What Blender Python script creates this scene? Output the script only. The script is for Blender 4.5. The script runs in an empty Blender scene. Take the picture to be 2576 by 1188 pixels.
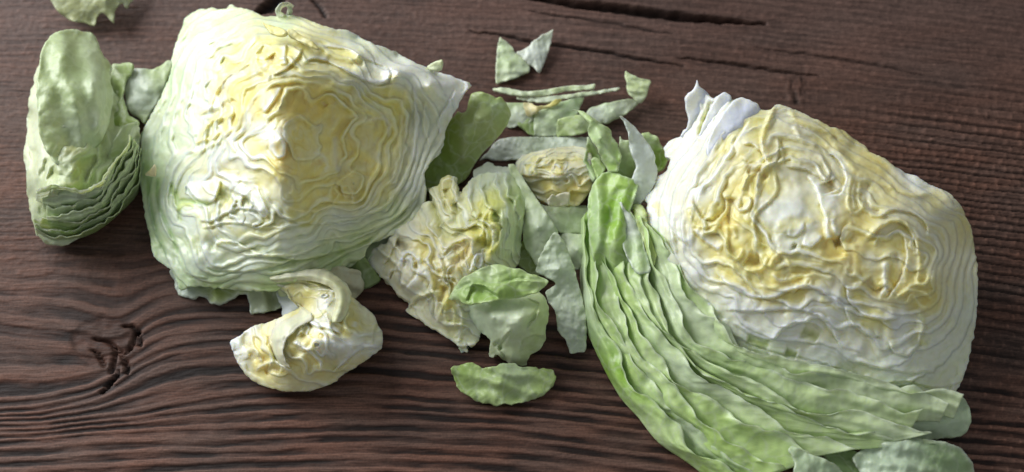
import bpy, math
import numpy as np
from mathutils import Vector

C = bpy.context.scene
R = math.radians
rng = np.random.RandomState(7)

# ------------------------------------------------------------------ camera, world, light, exposure
W0, H0 = 2576.0, 1188.0            # picture grid used to lay things out on the table
VIEW_W, DIST, TILT = 0.515, 0.62, R(24)
cam_d = bpy.data.cameras.new('camera')
cam = bpy.data.objects.new('camera', cam_d)
C.collection.objects.link(cam)
cam.location = (0, -math.sin(TILT) * DIST, math.cos(TILT) * DIST)
cam.rotation_euler = (TILT, 0, 0)
cam_d.sensor_width = 36
cam_d.lens = 36 * DIST / VIEW_W
cam_d.clip_start = 0.01
cam_d.clip_end = 10
cam_d.dof.use_dof = True
cam_d.dof.focus_distance = DIST - 0.035
cam_d.dof.aperture_fstop = 5.0
C.camera = cam

world = bpy.data.worlds.new('World')
C.world = world
world.use_nodes = True
bg = world.node_tree.nodes['Background']
bg.inputs[0].default_value = (0.90, 0.95, 1.0, 1)
bg.inputs[1].default_value = 0.28


def lamp(name, loc, target, size, power, col):
    d = bpy.data.lights.new(name, 'AREA')
    d.shape = 'RECTANGLE'
    d.size, d.size_y = size
    d.energy = power
    d.color = col
    o = bpy.data.objects.new(name, d)
    C.collection.objects.link(o)
    o.location = loc
    o.rotation_euler = (Vector(target) - Vector(loc)).to_track_quat('-Z', 'Y').to_euler()
    return o


lamp('window_light', (-0.92, 0.62, 0.62), (0.05, 0.0, 0.02), (0.95, 0.8), 23.0, (0.98, 0.99, 1.0))

C.view_settings.view_transform = 'Standard'
C.view_settings.look = 'None'
C.view_settings.gamma = 1
C.view_settings.exposure = 0.0

# ------------------------------------------------------------------ picture grid -> table space
ct, st = math.cos(TILT), math.sin(TILT)
KX = VIEW_W / W0 / DIST
CAM = np.array(cam.location[:])


def P(px, py, z):
    """the point at height z (metres) that stands over grid position px, py"""
    rx = (px - W0 / 2) * KX
    ry = -(py - H0 / 2) * KX
    dx, dy, dz = rx, ry * ct + st, ry * st - ct
    k = (z - CAM[2]) / dz
    return np.stack([CAM[0] + dx * k, CAM[1] + dy * k, np.broadcast_to(z, np.shape(k)) + 0 * k], -1)


def unP(x, y):
    vx, vy, vz = x, y - CAM[1], -CAM[2]
    cy = vy * ct + vz * st
    cz = -vy * st + vz * ct
    return W0 / 2 + vx / (-cz) / KX, H0 / 2 - cy / (-cz) / KX


FR = {'A': (230.3, 0, .349), 'B': (737, 0, .349), 'C': (230.3, 368.5, .349), 'D': (644.9, 368.5, .349),
      'E': (1105.6, 0, .349), 'F': (1704.4, 0, .349), 'G': (1105.6, 230.3, .2714), 'H': (552.8, 644.9, .2559),
      'I': (921.3, 396.2, .4575), 'J': (1197.7, 322.5, .5198), 'K': (1612.3, 184.3, .3877),
      'L': (1428, 552.8, .535), 'M': (230.3, 644.9, .4577), 'N': (1382, 184.3, .3877), 'O': (0, 0, 1)}


def Z(f, s):
    """'x,y x,y ...' in one of the drawing frames -> grid positions"""
    ox, oy, k = FR[f]
    a = np.array([[float(v) for v in p.split(',')] for p in s.split()])
    a[:, 0] = ox + a[:, 0] * k
    a[:, 1] = oy + a[:, 1] * k
    return a


def cat(*a):
    return np.concatenate(a, 0)


# ------------------------------------------------------------------ noise and fields
_ang = np.random.RandomState(3).rand(256, 256) * 2 * np.pi
_gx, _gy = np.cos(_ang), np.sin(_ang)


def perlin(x, y, seed=0):
    x = x + seed * 17.31
    y = y + seed * 9.77
    xi = np.floor(x).astype(int)
    yi = np.floor(y).astype(int)
    xf, yf = x - xi, y - yi
    u = xf * xf * xf * (xf * (xf * 6 - 15) + 10)
    v = yf * yf * yf * (yf * (yf * 6 - 15) + 10)

    def g(i, j, a, b):
        ii, jj = (xi + i) & 255, (yi + j) & 255
        return _gx[ii, jj] * a + _gy[ii, jj] * b
    n00, n10 = g(0, 0, xf, yf), g(1, 0, xf - 1, yf)
    n01, n11 = g(0, 1, xf, yf - 1), g(1, 1, xf - 1, yf - 1)
    return (n00 * (1 - u) + n10 * u) * (1 - v) + (n01 * (1 - u) + n11 * u) * v


def fbm(x, y, seed=0, oct=3, gain=0.5):
    s, a = 0, 1.0
    for i in range(oct):
        s = s + a * perlin(x * 2 ** i, y * 2 ** i, seed + i * 5)
        a *= gain
    return s


def rbf(c, X, Y, reg=0.0):
    c = np.asarray(c, float)
    p = c[:, :2] / 100
    v = c[:, 2]
    n = len(p)
    d = np.hypot(p[:, None, 0] - p[None, :, 0], p[:, None, 1] - p[None, :, 1])
    A = np.zeros((n + 1, n + 1))
    A[:n, :n] = d + reg * np.eye(n)
    A[:n, n] = 1
    A[n, :n] = 1
    w = np.linalg.solve(A, np.r_[v, 0])
    out = np.full(X.shape, w[n])
    for i in range(n):
        out = out + w[i] * np.hypot(X / 100 - p[i, 0], Y / 100 - p[i, 1])
    return out


def idw(c, X, Y, pw=3.0):
    """c: (x, y, (r, g, b))"""
    num = np.zeros(X.shape + (3,))
    den = np.zeros(X.shape)
    for x, y, col in c:
        w = 1 / ((X - x) ** 2 + (Y - y) ** 2 + 400) ** (pw / 2)
        num += w[..., None] * np.array(col)
        den += w
    return num / den[..., None]


def chaikin(p, n=2, closed=True):
    for _ in range(n):
        q = np.roll(p, -1, 0) if closed else p[1:]
        a = p if closed else p[:-1]
        m = np.empty((2 * len(a), 2))
        m[0::2] = a * .85 + q * .15
        m[1::2] = a * .15 + q * .85
        p = m if closed else np.vstack([p[:1], m, p[-1:]])
    return p


def resample(p, step, closed=False):
    if closed:
        p = np.vstack([p, p[:1]])
    d = np.r_[0, np.cumsum(np.hypot(*np.diff(p, axis=0).T))]
    n = max(3, int(d[-1] / step))
    t = np.linspace(0, d[-1], n + (0 if not closed else 1))
    if closed:
        t = t[:-1]
    return np.stack([np.interp(t, d, p[:, 0]), np.interp(t, d, p[:, 1])], -1)


def frill(p, amp, freq, seed, closed=False):
    """in-plane ruffle of an outline"""
    q = resample(p, 3.0, closed)
    if closed:
        t = np.roll(q, -1, 0) - np.roll(q, 1, 0)
    else:
        t = np.gradient(q, axis=0)
    L = np.hypot(t[:, 0], t[:, 1]) + 1e-6
    nrm = np.stack([-t[:, 1], t[:, 0]], -1) / L[:, None]
    s = fbm(q[:, 0] / freq, q[:, 1] / freq, seed, 3)
    return q + nrm * (amp * s)[:, None]


def sdf_poly(poly, X, Y):
    """signed distance (positive inside) and nearest point"""
    d2 = np.full(X.shape, 1e12)
    nx = np.zeros(X.shape)
    ny = np.zeros(X.shape)
    ins = np.zeros(X.shape, bool)
    b = np.roll(poly, -1, 0)
    for (x0, y0), (x1, y1) in zip(poly, b):
        ex, ey = x1 - x0, y1 - y0
        l2 = ex * ex + ey * ey + 1e-9
        t = np.clip(((X - x0) * ex + (Y - y0) * ey) / l2, 0, 1)
        qx, qy = x0 + t * ex, y0 + t * ey
        dd = (X - qx) ** 2 + (Y - qy) ** 2
        m = dd < d2
        d2 = np.where(m, dd, d2)
        nx = np.where(m, qx, nx)
        ny = np.where(m, qy, ny)
        c = ((y0 > Y) != (y1 > Y)) & (X < (x1 - x0) * (Y - y0) / (y1 - y0 + 1e-12) + x0)
        ins ^= c
    d = np.sqrt(d2)
    return np.where(ins, d, -d), nx, ny


def smooth01(t):
    t = np.clip(t, 0, 1)
    return t * t * (3 - 2 * t)


# ------------------------------------------------------------------ meshes, objects, tags
def tag(o, label=None, cat=None, group=None, kind=None):
    if label: o['label'] = label
    if cat: o['category'] = cat
    if group: o['group'] = group
    if kind: o['kind'] = kind
    return o


def empty(name, loc, label, cat, group=None):
    o = bpy.data.objects.new(name, None)
    C.collection.objects.link(o)
    o.location = loc
    o.empty_display_size = 0.02
    return tag(o, label, cat, group)


def mesh_obj(name, V, quads, col, mat, parent=None, label=None):
    """V (n,3), quads (m,4) with tris as repeated last index, col (n,3)"""
    used = np.zeros(len(V), bool)
    used[quads.ravel()] = True
    remap = np.cumsum(used) - 1
    V = V[used]
    col = col[used]
    quads = remap[quads]
    if parent is not None:
        V = V - np.array(parent.location[:])
    me = bpy.data.meshes.new(name)
    m = len(quads)
    me.vertices.add(len(V))
    me.vertices.foreach_set('co', V.astype(np.float32).ravel())
    me.loops.add(m * 4)
    me.loops.foreach_set('vertex_index', quads.astype(np.int32).ravel())
    me.polygons.add(m)
    me.polygons.foreach_set('loop_start', np.arange(0, m * 4, 4, dtype=np.int32))
    me.polygons.foreach_set('loop_total', np.full(m, 4, dtype=np.int32))
    me.polygons.foreach_set('use_smooth', np.ones(m, bool))
    me.update(calc_edges=True)
    at = me.color_attributes.new('tint', 'FLOAT_COLOR', 'POINT')
    at.data.foreach_set('color', np.c_[np.clip(col, 0, 1), np.ones(len(col))].astype(np.float32).ravel())
    me.materials.append(mat)
    o = bpy.data.objects.new(name, me)
    C.collection.objects.link(o)
    if parent is not None:
        o.parent = parent
    if label: o['label'] = label
    return o


# ------------------------------------------------------------------ materials
def new_mat(name):
    m = bpy.data.materials.new(name)
    m.use_nodes = True
    nt = m.node_tree
    nt.nodes.clear()
    return m, nt, nt.nodes.new, nt.links.new


def leaf_material(name, sss=0.35, rough=0.36, bump=0.35, vein=True, translucent=0.0, spec=0.45, drift=.3):
    m, nt, N, L = new_mat(name)
    out = N('ShaderNodeOutputMaterial')
    bs = N('ShaderNodeBsdfPrincipled')
    at = N('ShaderNodeAttribute'); at.attribute_name = 'tint'
    tc = N('ShaderNodeTexCoord')
    # mottled tissue colour
    n1 = N('ShaderNodeTexNoise'); n1.inputs['Scale'].default_value = 260; n1.inputs['Detail'].default_value = 5
    n1.inputs['Roughness'].default_value = 0.6
    L(tc.outputs['Object'], n1.inputs['Vector'])
    mr = N('ShaderNodeMapRange')
    mr.inputs[1].default_value = 0.3; mr.inputs[2].default_value = 0.7
    mr.inputs[3].default_value = 0.93; mr.inputs[4].default_value = 1.06
    L(n1.outputs['Fac'], mr.inputs[0])
    mul = N('ShaderNodeVectorMath'); mul.operation = 'SCALE'
    L(at.outputs['Color'], mul.inputs[0]); L(mr.outputs[0], mul.inputs['Scale'])
    # broad hue drift towards white rib tissue
    n3 = N('ShaderNodeTexNoise'); n3.inputs['Scale'].default_value = 70; n3.inputs['Detail'].default_value = 3
    n3.inputs['Distortion'].default_value = 1.5
    L(tc.outputs['Object'], n3.inputs['Vector'])
    r3 = N('ShaderNodeMapRange')
    r3.inputs[1].default_value = 0.48; r3.inputs[2].default_value = 0.72
    r3.inputs[3].default_value = 0.0; r3.inputs[4].default_value = drift
    L(n3.outputs['Fac'], r3.inputs[0])
    mx = N('ShaderNodeMix'); mx.data_type = 'RGBA'
    L(r3.outputs[0], mx.inputs[0]); L(mul.outputs[0], mx.inputs[6])
    mx.inputs[7].default_value = (0.80, 0.84, 0.74, 1)
    col = mx.outputs[2]
    if vein:
        v2 = N('ShaderNodeTexVoronoi'); v2.feature = 'DISTANCE_TO_EDGE'; v2.inputs['Scale'].default_value = 95
        w2 = N('ShaderNodeTexNoise'); w2.inputs['Scale'].default_value = 60; w2.inputs['Detail'].default_value = 3
        L(tc.outputs['Object'], w2.inputs['Vector'])
        a2 = N('ShaderNodeVectorMath'); a2.operation = 'MULTIPLY_ADD'; a2.inputs[1].default_value = (0.02, 0.02, 0.02)
        L(w2.outputs['Color'], a2.inputs[0]); L(tc.outputs['Object'], a2.inputs[2]); L(a2.outputs[0], v2.inputs['Vector'])
        q2 = N('ShaderNodeMapRange'); q2.inputs[1].default_value = 0.0; q2.inputs[2].default_value = 0.09
        q2.inputs[3].default_value = 0.32; q2.inputs[4].default_value = 0.0
        L(v2.outputs['Distance'], q2.inputs[0])
        m2 = N('ShaderNodeMix'); m2.data_type = 'RGBA'
        L(q2.outputs[0], m2.inputs[0]); L(col, m2.inputs[6]); m2.inputs[7].default_value = (0.74, 0.82, 0.60, 1)
        col = m2.outputs[2]
    L(col, bs.inputs['Base Color'])
    bs.inputs['Roughness'].default_value = rough
    bs.inputs['Specular IOR Level'].default_value = spec
    bs.inputs['Subsurface Weight'].default_value = sss
    bs.inputs['Subsurface Radius'].default_value = (1.0, 0.85, 0.45)
    bs.inputs['Subsurface Scale'].default_value = 0.0045
    # relief: fine puckers plus veins
    n2 = N('ShaderNodeTexNoise'); n2.inputs['Scale'].default_value = 260; n2.inputs['Detail'].default_value = 2
    L(tc.outputs['Object'], n2.inputs['Vector'])
    vo = N('ShaderNodeTexVoronoi'); vo.feature = 'DISTANCE_TO_EDGE'; vo.inputs['Scale'].default_value = 170
    wn = N('ShaderNodeTexNoise'); wn.inputs['Scale'].default_value = 90
    L(tc.outputs['Object'], wn.inputs['Vector'])
    va = N('ShaderNodeVectorMath'); va.operation = 'MULTIPLY_ADD'
    va.inputs[1].default_value = (0.012, 0.012, 0.012)
    L(wn.outputs['Color'], va.inputs[0]); L(tc.outputs['Object'], va.inputs[2])
    L(va.outputs[0], vo.inputs['Vector'])
    vr = N('ShaderNodeMapRange'); vr.inputs[1].default_value = 0.0; vr.inputs[2].default_value = 0.16
    L(vo.outputs['Distance'], vr.inputs[0])
    ad = N('ShaderNodeMath'); ad.operation = 'MULTIPLY_ADD'
    L(vr.outputs[0], ad.inputs[0]); ad.inputs[1].default_value = 0.10 if vein else 0.04
    L(n2.outputs['Fac'], ad.inputs[2])
    bp = N('ShaderNodeBump'); bp.inputs['Strength'].default_value = bump; bp.inputs['Distance'].default_value = 0.0008
    L(ad.outputs[0], bp.inputs['Height'])
    L(bp.outputs[0], bs.inputs['Normal'])
    if translucent > 0:
        tr = N('ShaderNodeBsdfTranslucent')
        L(col, tr.inputs['Color']); L(bp.outputs[0], tr.inputs['Normal'])
        ms = N('ShaderNodeMixShader'); ms.inputs[0].default_value = translucent
        L(bs.outputs[0], ms.inputs[1]); L(tr.outputs[0], ms.inputs[2])
        L(ms.outputs[0], out.inputs[0])
    else:
        L(bs.outputs[0], out.inputs[0])
    return m


M_HEART = leaf_material('crisp_lettuce_flesh', sss=0.8, vein=False, bump=0.10, rough=0.34)
M_LEAF = leaf_material('lettuce_leaf', sss=0.3, translucent=0.22, bump=0.22, rough=0.34, drift=.12)
M_PALE = leaf_material('pale_lettuce_leaf', sss=0.35, translucent=0.15, bump=0.2, rough=0.4)


def wood_material():
    m, nt, N, L = new_mat('weathered_dark_wood')
    out = N('ShaderNodeOutputMaterial')
    bs = N('ShaderNodeBsdfPrincipled')
    at = N('ShaderNodeAttribute'); at.attribute_name = 'tint'
    tc = N('ShaderNodeTexCoord')
    mp = N('ShaderNodeMapping'); mp.inputs['Scale'].default_value = (90, 1500, 1)
    mp.inputs['Rotation'].default_value = (0, 0, R(4))
    L(tc.outputs['Object'], mp.inputs['Vector'])
    n1 = N('ShaderNodeTexNoise'); n1.inputs['Scale'].default_value = 1; n1.inputs['Detail'].default_value = 6
    n1.inputs['Roughness'].default_value = 0.65
    L(mp.outputs[0], n1.inputs['Vector'])
    n2 = N('ShaderNodeTexNoise'); n2.inputs['Scale'].default_value = 900; n2.inputs['Detail'].default_value = 3
    L(tc.outputs['Object'], n2.inputs['Vector'])
    ad = N('ShaderNodeMath'); ad.operation = 'MULTIPLY_ADD'; ad.inputs[1].default_value = 0.5
    L(n2.outputs['Fac'], ad.inputs[0]); L(n1.outputs['Fac'], ad.inputs[2])
    mr = N('ShaderNodeMapRange'); mr.inputs[1].default_value = 0.5; mr.inputs[2].default_value = 1.0
    mr.inputs[3].default_value = 0.55; mr.inputs[4].default_value = 1.5
    L(ad.outputs[0], mr.inputs[0])
    mul = N('ShaderNodeVectorMath'); mul.operation = 'SCALE'
    L(at.outputs['Color'], mul.inputs[0]); L(mr.outputs[0], mul.inputs['Scale'])
    L(mul.outputs[0], bs.inputs['Base Color'])
    bs.inputs['Roughness'].default_value = 0.62
    bs.inputs['Specular IOR Level'].default_value = 0.28
    bp = N('ShaderNodeBump'); bp.inputs['Strength'].default_value = 0.35; bp.inputs['Distance'].default_value = 0.0005
    L(ad.outputs[0], bp.inputs['Height']); L(bp.outputs[0], bs.inputs['Normal'])
    L(bs.outputs[0], out.inputs[0])
    return m


M_WOOD = wood_material()

# ------------------------------------------------------------------ the table board
def build_table():
    xs = np.linspace(-0.36, 0.36, 620)
    ys = np.linspace(-0.20, 0.24, 880)
    X, Y = np.meshgrid(xs, ys)
    px, py = unP(X, Y)
    # ring coordinate: contour lines follow the growth rings
    rings = [(-150, '-300,-170 950,-160 1400,-140 1900,-95 2400,-40 3000,30'),
             (0, '-300,-30 600,-25 950,-12 1350,3 1900,52 2400,108 3000,180'),
             (200, '-300,190 950,198 1300,225 1900,285 2400,340 3000,420'),
             (430, '-300,420 950,430 1500,462 2400,540 3000,610'),
             (640, '-300,620 300,620 950,640 1500,690 2400,780 3000,860'),
             (730, '-300,740 180,760 300,800 345,775 400,745 460,732 560,728 700,728 950,732 1400,775 2000,850 3000,960'),
             (800, '-300,840 150,880 270,895 322,874 349,846 381,823 436,805 505,800 642,798 950,806 1400,850 2000,925 3000,1030'),
             (850, '-300,1000 100,990 230,962 294,929 336,901 390,869 459,851 597,835 950,850 1400,890 2000,965 3000,1070'),
             (905, '-300,1045 100,1030 230,1009 276,986 345,938 413,910 482,894 587,886 950,905 1400,945 2000,1015 3000,1120'),
             (985, '-300,1070 100,1062 230,1050 330,1040 500,1000 700,972 950,985 1400,1010 2000,1080 3000,1180'),
             (1075, '-300,1115 100,1108 230,1098 500,1085 1000,1070 1300,1085 1700,1130 2100,1180 3000,1280'),
             (1250, '-300,1262 230,1252 700,1235 1100,1232 1400,1250 1700,1295 2100,1360 3000,1470'),
             (1500, '-300,1510 3000,1700')]
    wyp = py + 9 * fbm(px / 420, py / 200, 2, 3)
    ks = np.exp(-np.linspace(-2, 2, 31) ** 2); ks /= ks.sum()
    tx = np.arange(-600, 3400, 4.0)
    v = np.full(px.shape, -400.0)
    prev = None
    for val, s_ in rings:
        p_ = Z('O', s_)
        yy = np.convolve(np.interp(tx, p_[:, 0], p_[:, 1]), ks, 'same')
        yl_ = np.interp(px, tx, yy)
        if prev is not None:
            m_ = (wyp >= prev[1])
            v = np.where(m_, prev[0] + (wyp - prev[1]) / (yl_ - prev[1]) * (val - prev[0]), v)
        else:
            v = wyp - yl_ + val
        prev = (val, yl_)
    v = v + 3.0 * fbm(px / 60, py / 14, 5, 2)
    # distance from the big knot
    kx, ky = 262, 862
    kd = np.hypot((px - kx) / 88, (py - ky) / 66) + 0.22 * fbm(px / 60, py / 60, 21, 3)
    low = smooth01((v - 560) / 260)                 # weathered stripes grow towards the near edge
    per = 15 + 17 * smooth01((v - 500) / 330) + 4 * perlin(v / 90, v * 0 + .5, 9)
    ph = np.cumsum(np.ones(4000) / (15 + 17 * smooth01((np.arange(4000) - 1000 - 500) / 330)
                                    + 11 * perlin((np.arange(4000) - 1000) / 55., np.full(4000, .5), 9)))
    phase = np.interp(v, np.arange(4000) - 1000, ph)
    fr = phase - np.floor(phase)
    idr = (np.floor(phase).astype(int) * 7919) % 101 / 101.0
    duty = 0.34 + 0.16 * idr + 0.12 * fbm(px / 300, v / 40, 12, 2)
    band = smooth01((fr - 0.02) / 0.16) * smooth01((1 - fr - duty) / 0.20 + .4)     # 1 = raised pale earlywood
    vary = np.clip(.9 + 1.3 * fbm(px / 210, v / 38, 14, 3), .15, 1.8)
    band = 1 - (1 - band) * np.clip(vary, 0, 1.15)
    h = (0.25 + 1.0 * low) * (band - 1) * 0.00050
    tone = 1 - (1 - band) * (0.28 + 0.50 * low)
    # fibrous grain and cross-cut saw marks in the upper half
    grain = fbm(px / 70, v / 3.2, 31, 4)
    up = 1 - low * .8
    cx = perlin(px / 7.5, v / 22, 41)
    hatch = np.clip(np.abs(perlin(px / 9.0, v / 26, 45)) * -6 + 1, 0, 1) * smooth01(perlin(px / 16, v / 9, 47) * 2 + .35)
    right = smooth01((px - 1900) / 500) * smooth01((py - 150) / 200)
    rowp = v / (19.0 + 0 * v)
    rowi = np.floor(rowp)
    rowf = rowp - rowi
    bx = px / 34.0 + 0.5 * (rowi % 2) + 0.7 * perlin(px / 60, rowi * 3.1, 50)
    bf = bx - np.floor(bx)
    brick = np.clip(1 - np.abs(bf - .5) * 9, 0, 1) * smooth01(rowf * 3) * smooth01(3 - rowf * 3)
    h += up * (0.00022 * cx + 0.00030 * hatch) + 0.00025 * grain
    h -= up * right * 0.0009 * smooth01((rowf - .72) / .12)
    h += right * brick * 0.0006
    tone *= 1 + 0.38 * grain + up * (0.22 * cx + 0.42 * hatch) + right * brick * 0.9
    tone *= 1 - 0.55 * up * right * smooth01((rowf - .70) / .15)
    tone *= 1 + 0.25 * fbm(px / 380, py / 130, 61, 2)
    # splits: tapering cracks cut right into the board

    def crack(pts, w, depth, dark=.85):
        nonlocal h, tone
        p = resample(pts, 12)
        n = len(p)
        best = np.full(px.shape, 9.0)
        lo = p.min(0) - 60
        hi = p.max(0) + 60
        m = (px > lo[0]) & (px < hi[0]) & (py > lo[1]) & (py < hi[1])
        sx, sy = px[m] , py[m] + 5 * perlin(px[m] / 30, py[m] / 30, 71)
        b = np.full(sx.shape, 9.0)
        for i in range(n - 1):
            ex, ey = p[i + 1] - p[i]
            t = np.clip(((sx - p[i, 0]) * ex + (sy - p[i, 1]) * ey) / (ex * ex + ey * ey), 0, 1)
            wl = w * math.sin(math.pi * min(max((i + .5) / n, .03), .97)) ** .6 + .5
            b = np.minimum(b, np.hypot(sx - p[i, 0] - t * ex, sy - p[i, 1] - t * ey) / wl)
        best[m] = b
        k = smooth01(1.35 - best)
        h = h - k * depth
        tone = tone * (1 - dark * k)
    crack(Z('O', '1200,-45 1350,-8 1450,10 1560,22 1680,38 1800,50 1925,60'), 11, .007)
    crack(Z('O', '1180,78 1260,88 1340,105 1430,118 1520,130 1620,150 1720,165'), 4, .002)
    crack(Z('O', '1330,28 1420,42 1560,62 1690,86'), 3, .001, .6)
    crack(Z('O', '1704,145 1840,160 1950,178 2060,190'), 4, .002, .6)
    crack(Z('O', '1900,120 2060,140 2240,170 2330,190'), 3, .001, .5)
    crack(Z('O', '650,30 690,10 720,-30'), 16, .005)
    crack(Z('O', '785,0 805,18 818,40'), 5, .002)
    for s in ('232,850 262,856 285,868 302,884 312,905 316,930', '316,890 330,872 336,850 345,835',
              '300,930 290,950 280,965 255,985', '316,905 322,920 320,938', '285,868 290,890 285,915 280,938',
              '232,880 250,895 262,920', '345,835 350,845 352,870', '310,820 330,818 350,835'):
        crack(Z('O', s), 4.5, .003)
    # knots
    kk = smooth01((1.15 - kd) / .3)
    tone = tone * (1 - kk) + kk * (0.62 + 0.30 * fbm(px / 26, py / 26, 81, 4) - 0.25 * smooth01(np.abs(kd - 1) * -8 + 1))
    h -= kk * 0.0005 * (1 + 0.8 * fbm(px / 22, py / 22, 83, 3))
    k2 = np.hypot((px - 2003) / 30, (py - 225) / 42)
    kk = smooth01((1.2 - k2) / .5)
    sp = fbm(px / 9, py / 30, 91, 4)
    tone = tone * (1 - kk) + kk * (0.75 + 0.9 * sp)
    h += kk * 0.0012 * sp
    red = np.clip(0.5 + 1.2 * fbm(px / 260, py / 70, 95, 2), 0, 1)[..., None]
    base = np.array([0.106, 0.066, 0.053]) * (1 - red) + np.array([0.130, 0.066, 0.047]) * red
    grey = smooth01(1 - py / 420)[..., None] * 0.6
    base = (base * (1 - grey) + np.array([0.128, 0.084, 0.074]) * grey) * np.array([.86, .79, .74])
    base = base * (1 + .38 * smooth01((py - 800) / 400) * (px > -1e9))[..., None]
    # latewood stripes are a warmer, deeper brown of their own
    dk = np.clip((1 - band) * low, 0, 1)[..., None]
    base = base * (1 - dk) + base * np.array([1.0, .86, .80]) * dk
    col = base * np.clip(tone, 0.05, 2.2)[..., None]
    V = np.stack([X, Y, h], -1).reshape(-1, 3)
    ny_, nx_ = X.shape
    i = np.arange(ny_ * nx_).reshape(ny_, nx_)
    q = np.stack([i[:-1, :-1], i[:-1, 1:], i[1:, 1:], i[1:, :-1]], -1).reshape(-1, 4)
    # board edge and underside
    rim = np.r_[i[0, :], i[1:, -1], i[-1, -2::-1], i[-2:0:-1, 0]]
    low_v = V[rim].copy(); low_v[:, 2] = -0.03
    k = len(V)
    j = np.arange(len(rim))
    q2 = np.stack([rim, np.r_[k + j][:], k + np.roll(j, -1), np.roll(rim, -1)], -1)
    V = np.vstack([V, low_v])
    colr = np.vstack([col.reshape(-1, 3), np.tile([[.07, .045, .04]], (len(rim), 1))])
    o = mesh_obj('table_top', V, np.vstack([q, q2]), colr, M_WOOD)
    tag(o, 'dark brown weathered wooden table board with knots and cracks', 'table', kind='structure')


build_table()


# ------------------------------------------------------------------ lettuce shapes
def stroke_field(strokes, X, Y, H, COL):
    """leaf edges drawn onto a surface: ('E', pts, mm, decay, colour|None) lifts the left-hand side of the line and
    drops sharply on the other; ('R', pts, mm, width, colour|None) is a rounded fold (negative: a hollow)"""
    for kind, pts, amp, wd, col in strokes:
        p = resample(chaikin(np.asarray(pts), 2, closed=False), 8)
        n = len(p)
        lo = p.min(0) - wd * 3.2 - 8
        hi = p.max(0) + wd * 3.2 + 8
        m = (X > lo[0]) & (X < hi[0]) & (Y > lo[1]) & (Y < hi[1])
        if not m.any():
            continue
        x, y = X[m], Y[m]
        x = x + 2.5 * perlin(x / 14, y / 14, 3)
        y = y + 2.5 * perlin(x / 14, y / 14, 8)
        bd = np.full(x.shape, 1e9); sg = np.zeros(x.shape); tt = np.zeros(x.shape)
        for i in range(n - 1):
            ex, ey = p[i + 1] - p[i]
            t = ((x - p[i, 0]) * ex + (y - p[i, 1]) * ey) / (ex * ex + ey * ey + 1e-9)
            tc = np.clip(t, 0, 1)
            dd = np.hypot(x - p[i, 0] - tc * ex, y - p[i, 1] - tc * ey)
            k = dd < bd
            bd = np.where(k, dd, bd)
            sg = np.where(k, ex * (y - p[i, 1]) - ey * (x - p[i, 0]), sg)
            tt = np.where(k, (i + np.clip(t, 0, 1)) / (n - 1), tt)
        endw = smooth01(tt / .12) * smooth01((1 - tt) / .12)
        if kind == 'R':
            g = np.exp(-(bd / wd) ** 2) * endw
            hh = amp * (.5 if amp > 0 else .7) * g
            cw = g
        else:
            up = sg < 0
            f = np.where(up, np.exp(-bd / wd), np.exp(-(bd / 2.2) ** 2))
            gr = np.where(up, 0, -0.45 * np.exp(-((bd - 5) / 4.0) ** 2))
            hh = .6 * amp * (f + gr) * endw
            cw = np.where(up, np.exp(-(bd / (wd * .35 + 2)) ** 2), f) * endw
        H[m] += hh * 0.001
        if col is not None:
            COL[m] = COL[m] * (1 - .8 * cw[:, None]) + np.array(col) * .8 * cw[:, None]


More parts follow.
